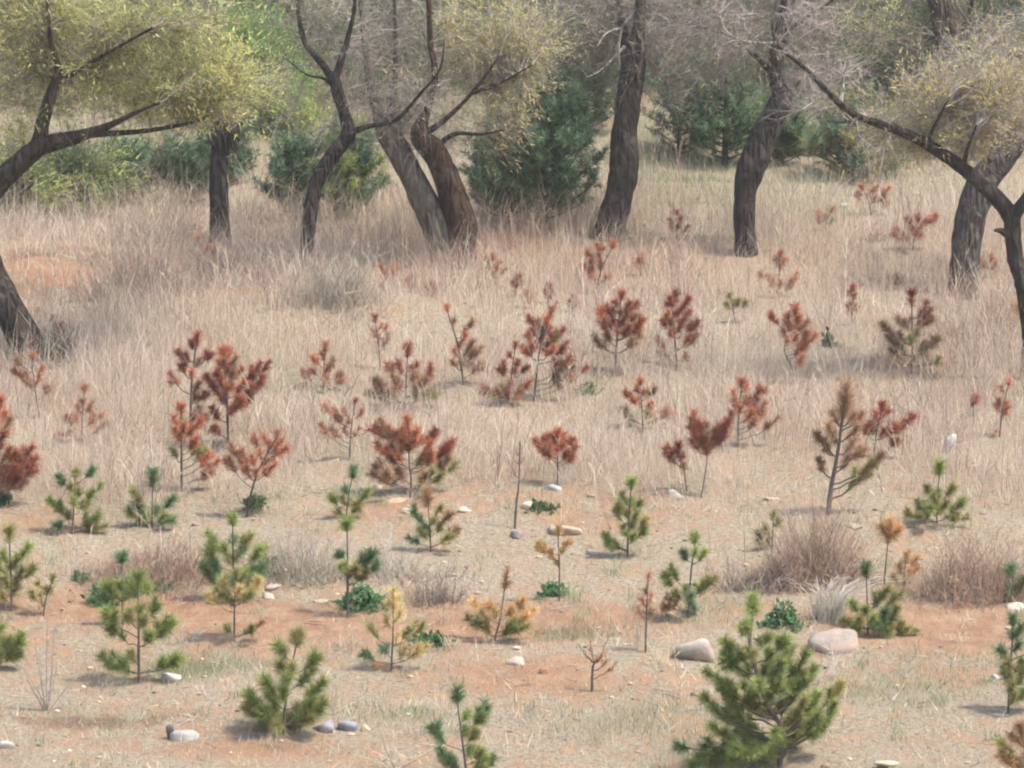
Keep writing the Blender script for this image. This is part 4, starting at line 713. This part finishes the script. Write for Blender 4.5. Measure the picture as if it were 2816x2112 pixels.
def woodland():
    n = 400000; x = rng.uniform(-9.5, 9.5, n); y = 65 + 19 * rng.uniform(0, 1, n) ** .8; cl = noise(x, y, 1.3, 81) + .7 * noise(x, y, .5, 82)
    cc, rr = zones(x, y); gap = np.clip(blob(cc, rr, 1300, 290, 70, 60) + blob(cc, rr, 1450, 390, 110, 60) + blob(cc, rr, 830, 400, 40, 60) + blob(cc, rr, 640, 470, 60, 30), 0, 1)
    k = cl > .02 - .8 * np.clip((y - 65.5) / 4, 0, 1) + 1.2 * gap; x, y, cl = x[k], y[k], cl[k]; n = len(x)
    hh = np.clip(.8 + 1.6 * cl + .3 * (y - 66), .2, 3.8); z = G(x, y) + rng.uniform(.03, 1, n) * hh
    keep = rng.random(n) < np.clip(1.0 - .11 * (y - 66), .3, 1) ; x, y, z = x[keep], y[keep], z[keep]; n = len(x)
    kind = np.clip(noise(x, y, 1.7, 83) * .75 + .5 + rng.normal(0, .2, n), 0, .999); pal = np.array([(.08, .13, .06), (.12, .18, .07), (.17, .165, .11), (.27, .30, .11), (.19, .17, .13), (.10, .16, .07)])
    col = pal[(kind * 6).astype(int)] * rng.uniform(.7, 1.3, (n, 1)); d = rng.normal(0, .55, (n, 3)); d[:, 2] += .35
    m = MB(); m.slivers(np.stack([x, y, z], -1), d * rng.uniform(.07, .20, (n, 1)), rng.uniform(.014, .042, n), col); o = m.build('woodland', M_LEAF); tag(o, 'far dim mass of brush and undergrowth higher up the slope', kind='stuff')
woodland()
# ------------------------------------------------------------------ dry brush thickets
def thicket(label, x0, x1, y0, y1, col, n=900, t=0, lean=0.0, name='dry_shrub', pale=.1, fan=.5):
    p = ghit(t, (x0 + x1) / 2, y1); dep = depth(p); k = tscale(t) / FPX * dep; W = (x1 - x0) * k / 2; H = (y1 - y0) * k
    root = empty(name, p); tag(root, label, 'shrub', 'leafless brush thickets')
    n = int(n * .95); q2 = rng.normal(0, .52, (n, 2)) * (1 + .5 * (rng.random((n, 1)) < .25)); r = np.linalg.norm(q2, axis=1)
    b = np.stack([p[0] + q2[:, 0] * W, p[1] + q2[:, 1] * W * .6, np.zeros(n)], -1); b[:, 2] = G(b[:, 0], b[:, 1]) - .02
    h = H * rng.uniform(.2, 1.15, n) ** 1.2 * (.8 + .7 * noise(b[:, 0], b[:, 1], .25, 77)) * np.clip(np.exp(-r ** 2 * .9), .25, 1); out = np.stack([q2[:, 0], q2[:, 1] * .6, 0 * r], -1)
    d = out * fan + rng.normal(0, .22, (n, 3)) + np.array([lean, 0, 0]); d[:, 2] = 1
    m1 = b + d * (h * .5)[:, None]; e = m1 + (d + rng.normal(0, .3, (n, 3)) * [1, 1, .3]) * (h * .5)[:, None]
    c = jit(col, n, .25); pl = rng.random(n) < pale; c[pl] = jit((.55, .48, .39), pl.sum())
    m = MB(); m.sticks(b, m1, np.full(n, .0024), np.full(n, .0017), c); m.sticks(m1, e, np.full(n, .0017), np.full(n, .0008), c)
    tag(m.build('stems', M_TWIG, root, p), kind='stuff')
    m = MB(); N4 = n * 6; q = rng.uniform(.15, 1, N4); j = np.tile(np.arange(n), 6); s0 = np.where((q < .5)[:, None], b[j] + (m1[j] - b[j]) * (q * 2)[:, None], m1[j] + (e[j] - m1[j]) * (q * 2 - 1)[:, None])
    dd_ = rng.normal(0, .55, (N4, 3)); dd_[:, 2] += .7; m.slivers(s0, dd_ * (rng.uniform(.08, .24, (N4, 1)) * H), np.full(N4, .0036), c[j]); tag(m.build('twigs', M_TWIG, root, p), kind='stuff')
RB = (.40, .28, .205); GB = (.42, .365, .285)
thicket('reddish-brown brush thicket behind the leafy weeds, lower left', 185, 450, 1128, 1252, RB, 1300)
thicket('grey bare brush thicket beside the full green pine', 550, 740, 1130, 1245, GB, 700, pale=.25)
thicket('thin pale brush beside the spindly round-tufted pine', 770, 1000, 1160, 1250, (.36, .30, .25), 360, pale=.4)
thicket('reddish-brown brush thicket in front of the broom-like brown pine', 1660, 1845, 1105, 1265, RB, 1200)
thicket('greyish brush adjoining the slim green pine and the red-brown thicket', 1570, 1700, 1130, 1270, (.27, .2, .165), 420, pale=.2)
thicket('reddish-brown brush thicket at the frame\'s right edge', 1965, 2230, 1150, 1290, RB, 1300)
thicket('small greyish brush on the bank behind the straw-yellow pine', 890, 1000, 1235, 1300, (.28, .215, .18), 300)
thicket('brown brush filling the hollow behind the bare mound', 190, 420, 470, 640, (.34, .26, .21), 800)
thicket('grey-brown tall brush between the stump and the slender crooked tree', 400, 640, 470, 615, (.33, .265, .225), 900)
thicket('dark grey brush right of the slender crooked tree\'s foot', 640, 800, 510, 660, (.36, .32, .26), 420, lean=.25, pale=.05)
thicket('rusty low brush at the leaning trunk behind the dark bough', 2060, 2230, 640, 720, (.32, .19, .11), 420)
thicket('pale pinkish brush left of the pollard stump', 240, 420, 420, 520, (.30, .23, .2), 420)
thicket('bleached dead brush in front of the large dense pine', 1020, 1240, 450, 520, (.30, .22, .18), 420)
def bare_sapling(label, t, base, tips, col, group='leafless stalks and saplings'):
    p = ghit(t, *base); dep = depth(p); root = empty('bare_sapling', p); tag(root, label, 'sapling', group)
    for x, y in tips:
        B = at(t, x, y, dep + rng.uniform(-.15, .15)); C = p * .6 + B * .4 + rng.normal(0, .02, 3); u = np.linspace(0, 1, 7)[:, None]
        path = (1 - u) ** 2 * (p - [0, 0, .03]) + 2 * u * (1 - u) * C + u * u * B
        m = MB(); m.tube(path, np.linspace(.006, .0018, 7), 5, jit(col, 1)[0], 0); st = m.build('stem', M_STEM, root, p, True)
        n = 9; q = rng.uniform(.3, .95, n); s0 = np.stack([np.interp(q, u[:, 0], path[:, j]) for j in range(3)], -1); d = rng.normal(0, .06, (n, 3)); d[:, 2] = rng.uniform(.02, .10, n)
        m = MB(); m.sticks(s0, s0 + d, np.full(n, .002), np.full(n, .001), jit(col, n)); tag(m.build('twigs', M_TWIG, st, p), kind='stuff')
bare_sapling('tall leafless whitish sapling at the lower left above a dark litter patch', 7, (285, 1310), [(290, 640), (215, 900), (360, 960), (110, 1020), (560, 960), (240, 960), (330, 780), (160, 1100), (480, 1080)], (.38, .31, .27))
bare_sapling('two pale dead stalks standing in the reddish-brown thicket', 7, (1000, 470), [(975, 190), (1185, 310)], (.55, .47, .37))
bare_sapling('forked pale dead stalk in front of the right-edge thicket', 9, (1890, 560), [(2050, 310), (1990, 400), (2120, 520)], (.48, .42, .34))
bare_sapling('thin white dead stalk right of the largest pine', 9, (1065, 1120), [(1040, 900), (1090, 960)], (.62, .55, .45))
bare_sapling('thin straw stalk on bare ground left of the largest pine', 9, (125, 1230), [(80, 880), (100, 1000)], (.58, .46, .34))
bare_sapling('bleached crossing stalks by the browned-leader pine', 8, (375, 500), [(290, 110), (390, 180), (520, 330), (330, 260), (560, 300)], (.52, .46, .40))
bare_sapling('pale stalks rising from the bottom edge left of the tufted pine', 8, (420, 1660), [(300, 1380), (400, 1430), (620, 1570), (540, 1580)], (.58, .48, .36))
bare_sapling('straw weed stalks beside the frame-cut dark green pine', 7, (200, 720), [(150, 520), (225, 540), (300, 620), (120, 600)], (.55, .46, .33))
bare_sapling('pale forked dead stem lying at the broad dead pine\'s foot', 5, (510, 1510), [(560, 1400), (480, 1480), (640, 1350)], (.55, .44, .33))

def arching_tuft():
    p = ghit(0, 1800, 1338); dep = depth(p); root = empty('grass_tuft', p); tag(root, 'pale arching bunch of dry grass beside the broad green pine', 'grass tuft')
    m = MB(); n = 200; a = rng.uniform(0, 2 * math.pi, n); L_ = rng.uniform(.22, .62, n)
    P0 = p + np.stack([rng.normal(-.05, .06, n), rng.normal(0, .05, n), np.full(n, -.02)], -1); ox = rng.normal(.28, .45, n); oy = rng.normal(0, .35, n)
    prev = P0
    for s_ in range(4):
        f = (s_ + 1) / 4; cur = P0 + np.stack([ox * L_ * f ** 1.4, oy * L_ * f ** 1.4, L_ * (1.15 * f - .55 * f ** 2.5)], -1)
        m.sticks(prev, cur, np.full(n, .0042 * (1.15 - f)), np.full(n, .0042 * (1.05 - f) + .0006), jit((.76, .69, .58), n, .1)); prev = cur
    m.build('blades', M_GRASS, root, p)
arching_tuft()

# ------------------------------------------------------------------ leafy weeds
def weed(label, x, y, w_, h_, col=(.11, .22, .095), n=110, lsz=.055):
    p = ghit(0, x, y); dep = depth(p); k = tscale(0) / FPX * dep; m = MB()
    q = rng.normal(0, .38, (n, 3)); pos = p + q * np.array([w_ * k, w_ * k * .8, 0]) ; pos[:, 2] = G(pos[:, 0], pos[:, 1]) + rng.uniform(.0, 1, n) ** 1.3 * h_ * k * np.exp(-(q[:, 0] ** 2 + q[:, 1] ** 2) * 1.5)
    st = pos.copy(); st[:, :2] = p[:2] + (pos[:, :2] - p[:2]) * .4; st[:, 2] = G(st[:, 0], st[:, 1])
    root = empty('leafy_weed', p); tag(root, label, 'weed', 'leafy green weeds')
    m.sticks(st, pos, np.full(n, .0022), np.full(n, .0014), jit((.10, .17, .06), n)); m.build('stems', M_LEAF, root, p)
    m = MB(); m.leaves(pos, rng.uniform(.7, 1.4, n) * lsz, jit(col, n, .2, .08), .5); m.leaves(pos, rng.uniform(.6, 1.2, n) * lsz, jit(col, n, .2, .08), .2); m.build('leaves', M_LEAF, root, p)
weed('bright green leafy weed at the foot of the small thin-stemmed pine', 222, 1306, 42, 40, n=130)
weed('low green weed right of the small thin-stemmed pine', 347, 1272, 26, 16, n=60)
weed('tiny green weed beside the reddish-brown thicket\'s left end', 174, 1252, 18, 12, n=40)
weed('broad lush green weed around the spindly pine\'s foot', 780, 1312, 62, 48, n=220)
weed('green leafy weed right beside the full green pine', 580, 1240, 32, 40, n=110)
weed('green weed clump below the spindly pale orange pine', 1198, 1284, 40, 26, n=110)
weed('dark green weed bush behind the largest pine\'s top', 1692, 1352, 46, 56, n=170)
weed('low flat green weed mat near the straw-yellow pine', 935, 1390, 48, 16, (.07, .18, .06), n=130)
weed('green weed at the frame\'s left edge under the bushiest red pine', 5, 1088, 22, 36, (.06, .17, .05), n=90)
weed('grey-green weed at the pale red spreading pine\'s foot', 548, 1098, 30, 26, (.09, .13, .07), n=80)
weed('small green plant up-slope under the low dark red clump', 1893, 520, 26, 16, (.08, .16, .07), n=60)
weed('low green sprigs behind the large cream rock', 1165, 1100, 40, 10, (.09, .15, .06), n=70)
weed('bright green sprig in the dry grass right of the tall slender pine', 1270, 850, 30, 30, (.12, .19, .06), n=60, lsz=.05)
weed('grey-green sprig beside the narrow upright red pine', 1788, 748, 16, 36, (.10, .13, .09), n=60)

# ------------------------------------------------------------------ rocks
def ico(sub=3):
    import bmesh
    bm = bmesh.new(); bmesh.ops.create_icosphere(bm, subdivisions=sub, radius=1); bm.verts.ensure_lookup_table()
    v = np.array([q.co[:] for q in bm.verts]); f = np.array([[q.index for q in ff.verts] for ff in bm.faces]); bm.free(); return v, f
IV, IF = ico(3); IV2, IF2 = ico(1)
ROCKP = ghit(0, 1000, 1200)
def rock_shape(W, D, H, ncut=10, r_=None):
    v = IV.copy(); r = 1 / (np.abs(v) ** 4).sum(1) ** .25
    nn = rng.normal(size=(ncut, 3)); nn /= np.linalg.norm(nn, axis=1, keepdims=True); dd_ = rng.uniform(.48, .85, ncut)
    for a, d in zip(nn, dd_):
        c = v @ a; r = np.where(c > .05, np.minimum(r, d / np.maximum(c, .05)), r)
    s = rng.uniform(0, 50); r = r * (1 + .05 * noise(v[:, 0] * 2 + s, v[:, 1] * 2 + v[:, 2] * 1.7, .8, 3))
    return v * r[:, None] * np.array([W, D, H])
def rock(label, x0, x1, y0, y1, col, t=0, name='stone', cat='stone', group='stones lying on the slope', sink=.4, mat=None, cut=10, tilt=0):
    p = ghit(t, (x0 + x1) / 2, y1 - (y1 - y0) * .12); dep = depth(p); k = tscale(t) / FPX * dep; W = (x1 - x0) / 2 * k * 1.12; H = (y1 - y0) / 2 * k
    V = rock_shape(W, W * rng.uniform(.6, .9), max(H * 1.05, W * .3) if name != 'boulder' else max(H * 1.5, W * .62), cut); c, s_ = math.cos(tilt), math.sin(tilt)
    V = np.stack([V[:, 0] * c - V[:, 2] * s_, V[:, 1], V[:, 0] * s_ + V[:, 2] * c], -1); hh = V[:, 2].max()
    m = MB(); m.add(V + p + np.array([0, W * .3, hh * (1 - 2 * sink)]), IF, col)
    o = m.build(name, mat or M_STONE, None, p, False); o.location = p; tag(o, label, cat, group); return o
CR = (.44, .365, .265); GY = (.36, .31, .27); BG = (.23, .24, .27); WH = (.45, .405, .34)
rock('large cream rock beside the spindly pale orange pine', 1172, 1252, 1116, 1156, CR)
rock('bright cream stone right of the broad dead pine\'s foot', 980, 1018, 1086, 1110, CR)
rock('flat cream slab left of the broad dead pine', 776, 834, 1036, 1058, CR)
rock('cream stone above the blue-green pine\'s top tuft', 312, 352, 992, 1020, CR, tilt=-.35)
rock('big grey-brown boulder right behind the largest pine', 1740, 1848, 1350, 1410, (.27, .225, .185), name='boulder', cat='boulder', group='boulders')
rock('rounded grey boulder left behind the largest pine', 1460, 1548, 1380, 1432, (.34, .295, .25), name='boulder', cat='boulder', group='boulders')
rock('dark grey flat stone under the leafless dead sapling', 1096, 1138, 1140, 1166, (.22, .19, .18))
rock('small white stone left of the narrow upright pine', 1264, 1298, 1180, 1202, WH)
rock('pale grey flat slab on red soil near the bottom left', 372, 445, 1566, 1602, (.34, .315, .29))
rock('small dark upright stone at the end of the pale grey slab', 357, 376, 1564, 1602, (.12, .10, .10), sink=.2)
rock('blue-grey stone touching the compact bushy pine', 674, 724, 1552, 1582, BG, tilt=.3)
rock('blue-grey stone a step right of the compact bushy pine', 732, 780, 1550, 1584, BG)
rock('cream shard lying beside the blue-grey stones', 776, 800, 1560, 1582, CR, tilt=-.6)
rock('white stone at the left edge near the bottom', -6, 36, 1594, 1620, WH)
rock('white flat stone under the open-branched pine\'s low branch', 338, 388, 1440, 1470, (.60, .57, .52))
rock('small white stone on the soil behind the yellow-tipped sapling', 563, 594, 1272, 1296, WH)
rock('grey stone beside the leafy weed right of the full pine', 568, 606, 1255, 1276, (.38, .33, .3))
rock('thin cream shard left of the lush weed', 674, 712, 1290, 1304, CR)
rock('pale blue-grey lump at the umbrella-shaped pine\'s foot', 1166, 1212, 1028, 1062, (.36, .40, .42))
rock('dark-bottomed stone at the frame\'s right edge', 2174, 2222, 1284, 1320, (.56, .48, .38))
rock('flat cream stone at the grass edge left of the broom-like pine', 1646, 1692, 1068, 1084, CR)
rock('two-tone flat stone right of the broom-like pine\'s foot', 1834, 1868, 1122, 1144, CR)
rock('pinkish broken block in the middle of the red soil', 1094, 1142, 1404, 1442, (.46, .36, .28))
rock('small red-brown clod right of the broken block', 1164, 1190, 1438, 1458, (.36, .18, .11))
rock('cream flat stone at the bottom right of the largest pine', 1890, 1950, 1640, 1660, CR)
rock('cream stone by the stalks at the browned-leader pine', 866, 892, 1092, 1112, CR)
rock('pale pink clod on the bank left of the large cream rock', 1128, 1166, 1070, 1098, (.58, .44, .34))
rock('reddish flat clod under the broad dead pine', 836, 890, 1066, 1086, (.5, .33, .24))
rock('blue-grey slab at the frame-cut tall pine\'s left', 2136, 2160, 1448, 1468, (.33, .34, .33))
rock('white bleached stone where the straight trunk meets the grass', 1384, 1404, 470, 492, WH)
rock('white stone in the pale grass under the long bough', 1810, 1832, 428, 450, WH)
rock('pale lump at the V-shaped pine\'s foot', 1432, 1476, 1046, 1076, (.52, .45, .39))
rock('cream stone in the grass at the tall slender pine\'s foot', 1094, 1110, 846, 868, CR)
rock('grey flat stones edge at the small open ledge, lower middle', 1470, 1500, 1252, 1266, (.4, .36, .32))
def bag():
    p = ghit(0, 2050, 975); dep = depth(p); k = tscale(0) / FPX * dep; v = IV.copy()
    r = 1 + .22 * noise(v[:, 0] * 3, v[:, 2] * 2 + v[:, 1] * 3, 1, 4) + .12 * noise(v[:, 0] * 7, v[:, 2] * 3 + v[:, 1] * 7, 1, 5); th = np.arctan2(v[:, 1], v[:, 0])
    r *= 1 + .10 * np.sin(th * 9 + v[:, 2] * 2); V = v * r[:, None] * np.array([12 * k, 10 * k, 20 * k]); V[:, 0] += V[:, 2] * .35
    m = MB(); m.add(V + p + np.array([0, 0, 17 * k]), IF, (.78, .78, .77)); o = m.build('plastic_bag', M_BAG, None, p, True); o.location = p
    tag(o, 'crumpled white plastic bag caught in the dry grass near the frame\'s edge', 'plastic bag')
bag()

# ------------------------------------------------------------------ uncountable cover: dry grass, stubble, green shoots, gravel
def scatter(n, xr=(-8.2, 8.2), yr=(36.2, 82)):
    x = rng.uniform(*xr, n); y = rng.uniform(*yr, n); return x, y
def field_mask(c, r):
    edge = 1085 + 25 * np.sin(c / 170.0) + np.where(c > 1900, 25, 0)
    return 1 / (1 + np.exp((r - edge) / 14))
def blades(name, label, x, y, h, wdt, col, lean=.35, seg=True):
    n = len(x); p = np.stack([x, y, G(x, y) - .01], -1); a = rng.uniform(0, 2 * math.pi, n); d = np.stack([np.cos(a), np.sin(a), 0 * a], -1)
    L1 = rng.normal(0, lean, n)[:, None]; a2 = rng.uniform(0, 2 * math.pi, n); side = np.stack([np.cos(a2), np.sin(a2), 0 * a2], -1) * (wdt[:, None] * .5)
    if not seg:
        v = np.stack([p - side, p + side, p + d * L1 * h[:, None] + np.array([0, 0, 1]) * h[:, None]], 1).reshape(-1, 3); f = np.arange(3 * n).reshape(-1, 3); c = np.repeat(col, 3, axis=0)
    else:
        m = p + d * (L1 * .3 * h[:, None]) + np.array([0, 0, .5]) * h[:, None]; t = p + d * (L1 * h[:, None]) + np.array([0, 0, 1]) * (h * (1 - .25 * np.abs(L1[:, 0])))[:, None]
        v = np.stack([p, m - side, m + side, t], 1).reshape(-1, 3)
        f = (np.array([[0, 1, 2], [1, 3, 2]])[None] + 4 * np.arange(n)[:, None, None]).reshape(-1, 3); c = np.repeat(col, 4, axis=0)
    mb = MB(); mb.add(v, f, c); o = mb.build(name, M_GRASS); tag(o, label, kind='stuff'); return o
STRAW = np.array([(.66, .57, .44), (.59, .49, .375), (.49, .375, .305), (.43, .32, .265), (.72, .64, .50), (.54, .42, .345)])
x, y = scatter(1080000); c, r = zones(x, y); fm = field_mask(c, r)
patch = .5 + .5 * noise(x, y * 1.4, .8, 31) + .6 * noise(x, y * 1.4, .22, 32)
sa = soil_amt(c, r); up = np.clip((470 - r) / 60, 0, 1)
den = fm * np.clip(patch * 1.1 + .1, .05, 1.3) * np.clip(1 - 1.1 * sa * (r < 1085), .05, 1) * (1 - .72 * up) + .02 * (patch > .6)
k_ = rng.random(len(x)) < den * .72; x, y, c, r, up, fm = x[k_], y[k_], c[k_], r[k_], up[k_], fm[k_]
near = np.zeros(len(x), bool)
for q in PINES: near |= (np.abs(x - q[0]) < .28) & (y < q[1] + .1) & (y > q[1] - .9)
k_ = ~near | (rng.random(len(x)) < .4); x, y, c, r, up, fm = x[k_], y[k_], c[k_], r[k_], up[k_], fm[k_]
h = rng.gamma(4, .090, len(x)) * (.8 + .3 * noise(x, y, 1.3, 33) + .5 * noise(x, y, .27, 35)) * (1 - .35 * up) * (.55 + .45 * fm); h = np.clip(h, .04, .85)
hue = np.clip((.5 + .35 * noise(x, y, 1.0, 34) + rng.normal(0, .28, len(x))) * 6, 0, 5.99).astype(int); col = STRAW[hue] * rng.uniform(.75, 1.2, (len(x), 1))
pk = np.clip(blob(c, r, 1300, 560, 900, 90) + .55 * noise(x, y, 1.9, 36) + .35 * noise(x, y, .5, 37), 0, 1)[:, None]; col = col * (1 - pk * np.array([.13, .21, .24]))
col = col * (1 - up[:, None] * np.array([.22, .16, .26]))
gt = np.clip(green_amt(c, r) * .6, 0, .7); gk = rng.random(len(x)) < gt; col[gk] = jit((.33, .34, .19), gk.sum())
blades('dry_grass', 'tall straw-coloured dry grass covering the slope', x, y, h, rng.uniform(.003, .006, len(x)), col, .85)
n_tall = len(x)
x, y = scatter(300000, (-6.5, 6.5), (36.2, 62)); c, r = zones(x, y); pt = .5 + .5 * noise(x, y * 1.6, .55, 41) + .3 * noise(x, y * 1.6, .2, 42)
den = np.clip(pt, 0, 1) ** 1.5 * np.clip(1 - .9 * soil_amt(c, r), .06, 1); k_ = rng.random(len(x)) < den * .75; x, y = x[k_], y[k_]
blades('grass_stubble', 'short bleached stubble and litter between the young pines', x, y, rng.gamma(3, .017, len(x)), rng.uniform(.003, .008, len(x)), jit((.64, .545, .42), len(x), .25), 1.1, False)
x, y = scatter(420000, (-6.2, 6.2), (36.2, 62)); c, r = zones(x, y); pt = .5 + .5 * noise(x, y * 1.6, .35, 51)
den = np.clip(green_amt(c, r), 0, 1) * np.clip(pt * 1.3, 0, 1) + .06 * (pt > .8); k_ = (rng.random(len(x)) < den * 1.6) & (r > 250); x, y = x[k_], y[k_]
blades('green_grass', 'patches of fresh short green grass', x, y, rng.uniform(.02, .085, len(x)), rng.uniform(.004, .008, len(x)), jit((.20, .26, .13), len(x), .25), .7, False)
x, y = scatter(7000, (-6.5, 6.5), (36.2, 60)); c, r = zones(x, y); k_ = rng.random(len(x)) < np.clip((r - 1040) / 80, .04, 1) * (.35 + .65 * (noise(x, y, .7, 61) > 0)); x, y = x[k_], y[k_]
n = len(x); s_ = np.clip(rng.gamma(1.8, .0042, n), .003, .03); V = IV2[None] * (1 + rng.normal(0, .18, (n, len(IV2), 1))) * (s_[:, None, None] * np.array([1.3, 1, .75])) + np.stack([x, y, G(x, y) + s_ * .25], -1)[:, None, :]
cc = jit((.50, .38, .28), n, .25); dk = rng.random(n) < .25; cc[dk] = jit((.24, .17, .14), dk.sum())
mb = MB(); mb.add(V.reshape(-1, 3), (IF2[None] + len(IV2) * np.arange(n)[:, None, None]).reshape(-1, 3), np.repeat(cc, len(IV2), axis=0)); gv = mb.build('gravel', M_STONE); tag(gv, 'scattered small pebbles and clods on the soil', kind='stuff')

x, y = scatter(5200, (-6.3, 6.3), (36.2, 60)); c, r = zones(x, y); k_ = rng.random(len(x)) < np.where(r > 1060, .9, .3); x, y = x[k_], y[k_]; n = len(x)
p0 = np.stack([x, y, G(x, y) + .006], -1); a = rng.uniform(0, 2 * math.pi, n); L_ = rng.gamma(2.5, .035, n); p1 = p0 + np.stack([np.cos(a) * L_, np.sin(a) * L_, 0 * a], -1); p1[:, 2] = G(p1[:, 0], p1[:, 1]) + rng.uniform(.004, .05, n)
cc = jit((.26, .19, .14), n, .35); pl = rng.random(n) < .45; cc[pl] = jit((.60, .51, .38), pl.sum())
mb = MB(); mb.sticks(p0, p1, rng.uniform(.002, .005, n), np.full(n, .0015), cc); tw = mb.build('twig_litter', M_TWIG); tag(tw, 'fallen twigs and broken dry stalks on the soil', kind='stuff')
# dead branching weed stalks standing in drifts among the grass
x, y = scatter(26000, (-7.5, 7.5), (38, 66)); c, r = zones(x, y); k_ = rng.random(len(x)) < field_mask(c, r) * np.clip(.75 * noise(x, y, .9, 91) + .5 * noise(x, y, .3, 92), 0, 1) * np.clip(1 - soil_amt(c, r), .05, 1); x, y = x[k_], y[k_]; n = len(x)
p0 = np.stack([x, y, G(x, y)], -1); hgt = rng.gamma(6, .062, n); d = rng.normal(0, .22, (n, 3)); d[:, 2] = 1; d *= hgt[:, None]; cc = jit((.36, .255, .21), n, .25); pl = rng.random(n) < .3; cc[pl] = jit((.68, .60, .47), pl.sum())
mb = MB(); mb.slivers(p0, d, np.full(n, .008), cc)
for _k in range(7):
    v = rng.uniform(.4, 1, (n, 1)); e = d * .35 + rng.normal(0, .16, (n, 3)) * hgt[:, None]; mb.slivers(p0 + d * v, e * rng.uniform(.4, .9, (n, 1)), np.full(n, .0055), cc)
wk = mb.build('weed_stalks', M_GRASS); tag(wk, 'dead branching weed stalks standing in drifts among the dry grass', kind='stuff')
# low dry grass clumps on the open soil
nc = 420; cx, cy = scatter(nc, (-6.2, 6.2), (36.3, 46)); m_ = 34; x = (cx[:, None] + rng.normal(0, .045, (nc, m_))).ravel(); y = (cy[:, None] + rng.normal(0, .045, (nc, m_))).ravel()
hc = np.repeat(rng.gamma(4, .03, nc), m_); cl_ = np.repeat(jit((.55, .46, .33), nc, .2), m_, axis=0); gk = np.repeat(rng.random(nc) < .33, m_); cl_[gk] = jit((.24, .30, .16), gk.sum())
blades('grass_clumps', 'low scattered clumps of dry and greening grass on open soil', x, y, hc * rng.uniform(.4, 1.2, nc * m_), rng.uniform(.003, .006, nc * m_), cl_ * rng.uniform(.8, 1.2, (nc * m_, 1)), .7)
# ------------------------------------------------------------------ air
def haze():
    m, t, N, L = new_mat('haze'); N.remove(N['Principled BSDF']); v = N.new('ShaderNodeVolumePrincipled')
    v.inputs['Color'].default_value = (.90, .90, .86, 1); v.inputs['Density'].default_value = HAZE; v.inputs['Anisotropy'].default_value = .2
    L.new(v.outputs[0], N['Material Output'].inputs['Volume'])
    a = np.array([(-170, -70, -4.0), (170, 330, 34.0)]); V = [(a[i][0], a[j][1], a[k][2]) for i in (0, 1) for j in (0, 1) for k in (0, 1)]
    F = [(0, 1, 3, 2), (4, 6, 7, 5), (0, 4, 5, 1), (2, 3, 7, 6), (0, 2, 6, 4), (1, 5, 7, 3)]
    me = bpy.data.meshes.new('haze'); me.from_pydata([tuple(map(float, q)) for q in V], [], F); me.update(); me.materials.append(m)
    o = bpy.data.objects.new('haze', me); COL.objects.link(o); tag(o, 'thin pale spring haze in the air', kind='stuff')
HAZE = 0.0005
haze()
tris = sum(len(o.data.loops) - 2 * len(o.data.polygons) for o in COL.objects if o.type == 'MESH')
print('TRIS', tris, 'tall blades', n_tall, 'objects', len(COL.objects))
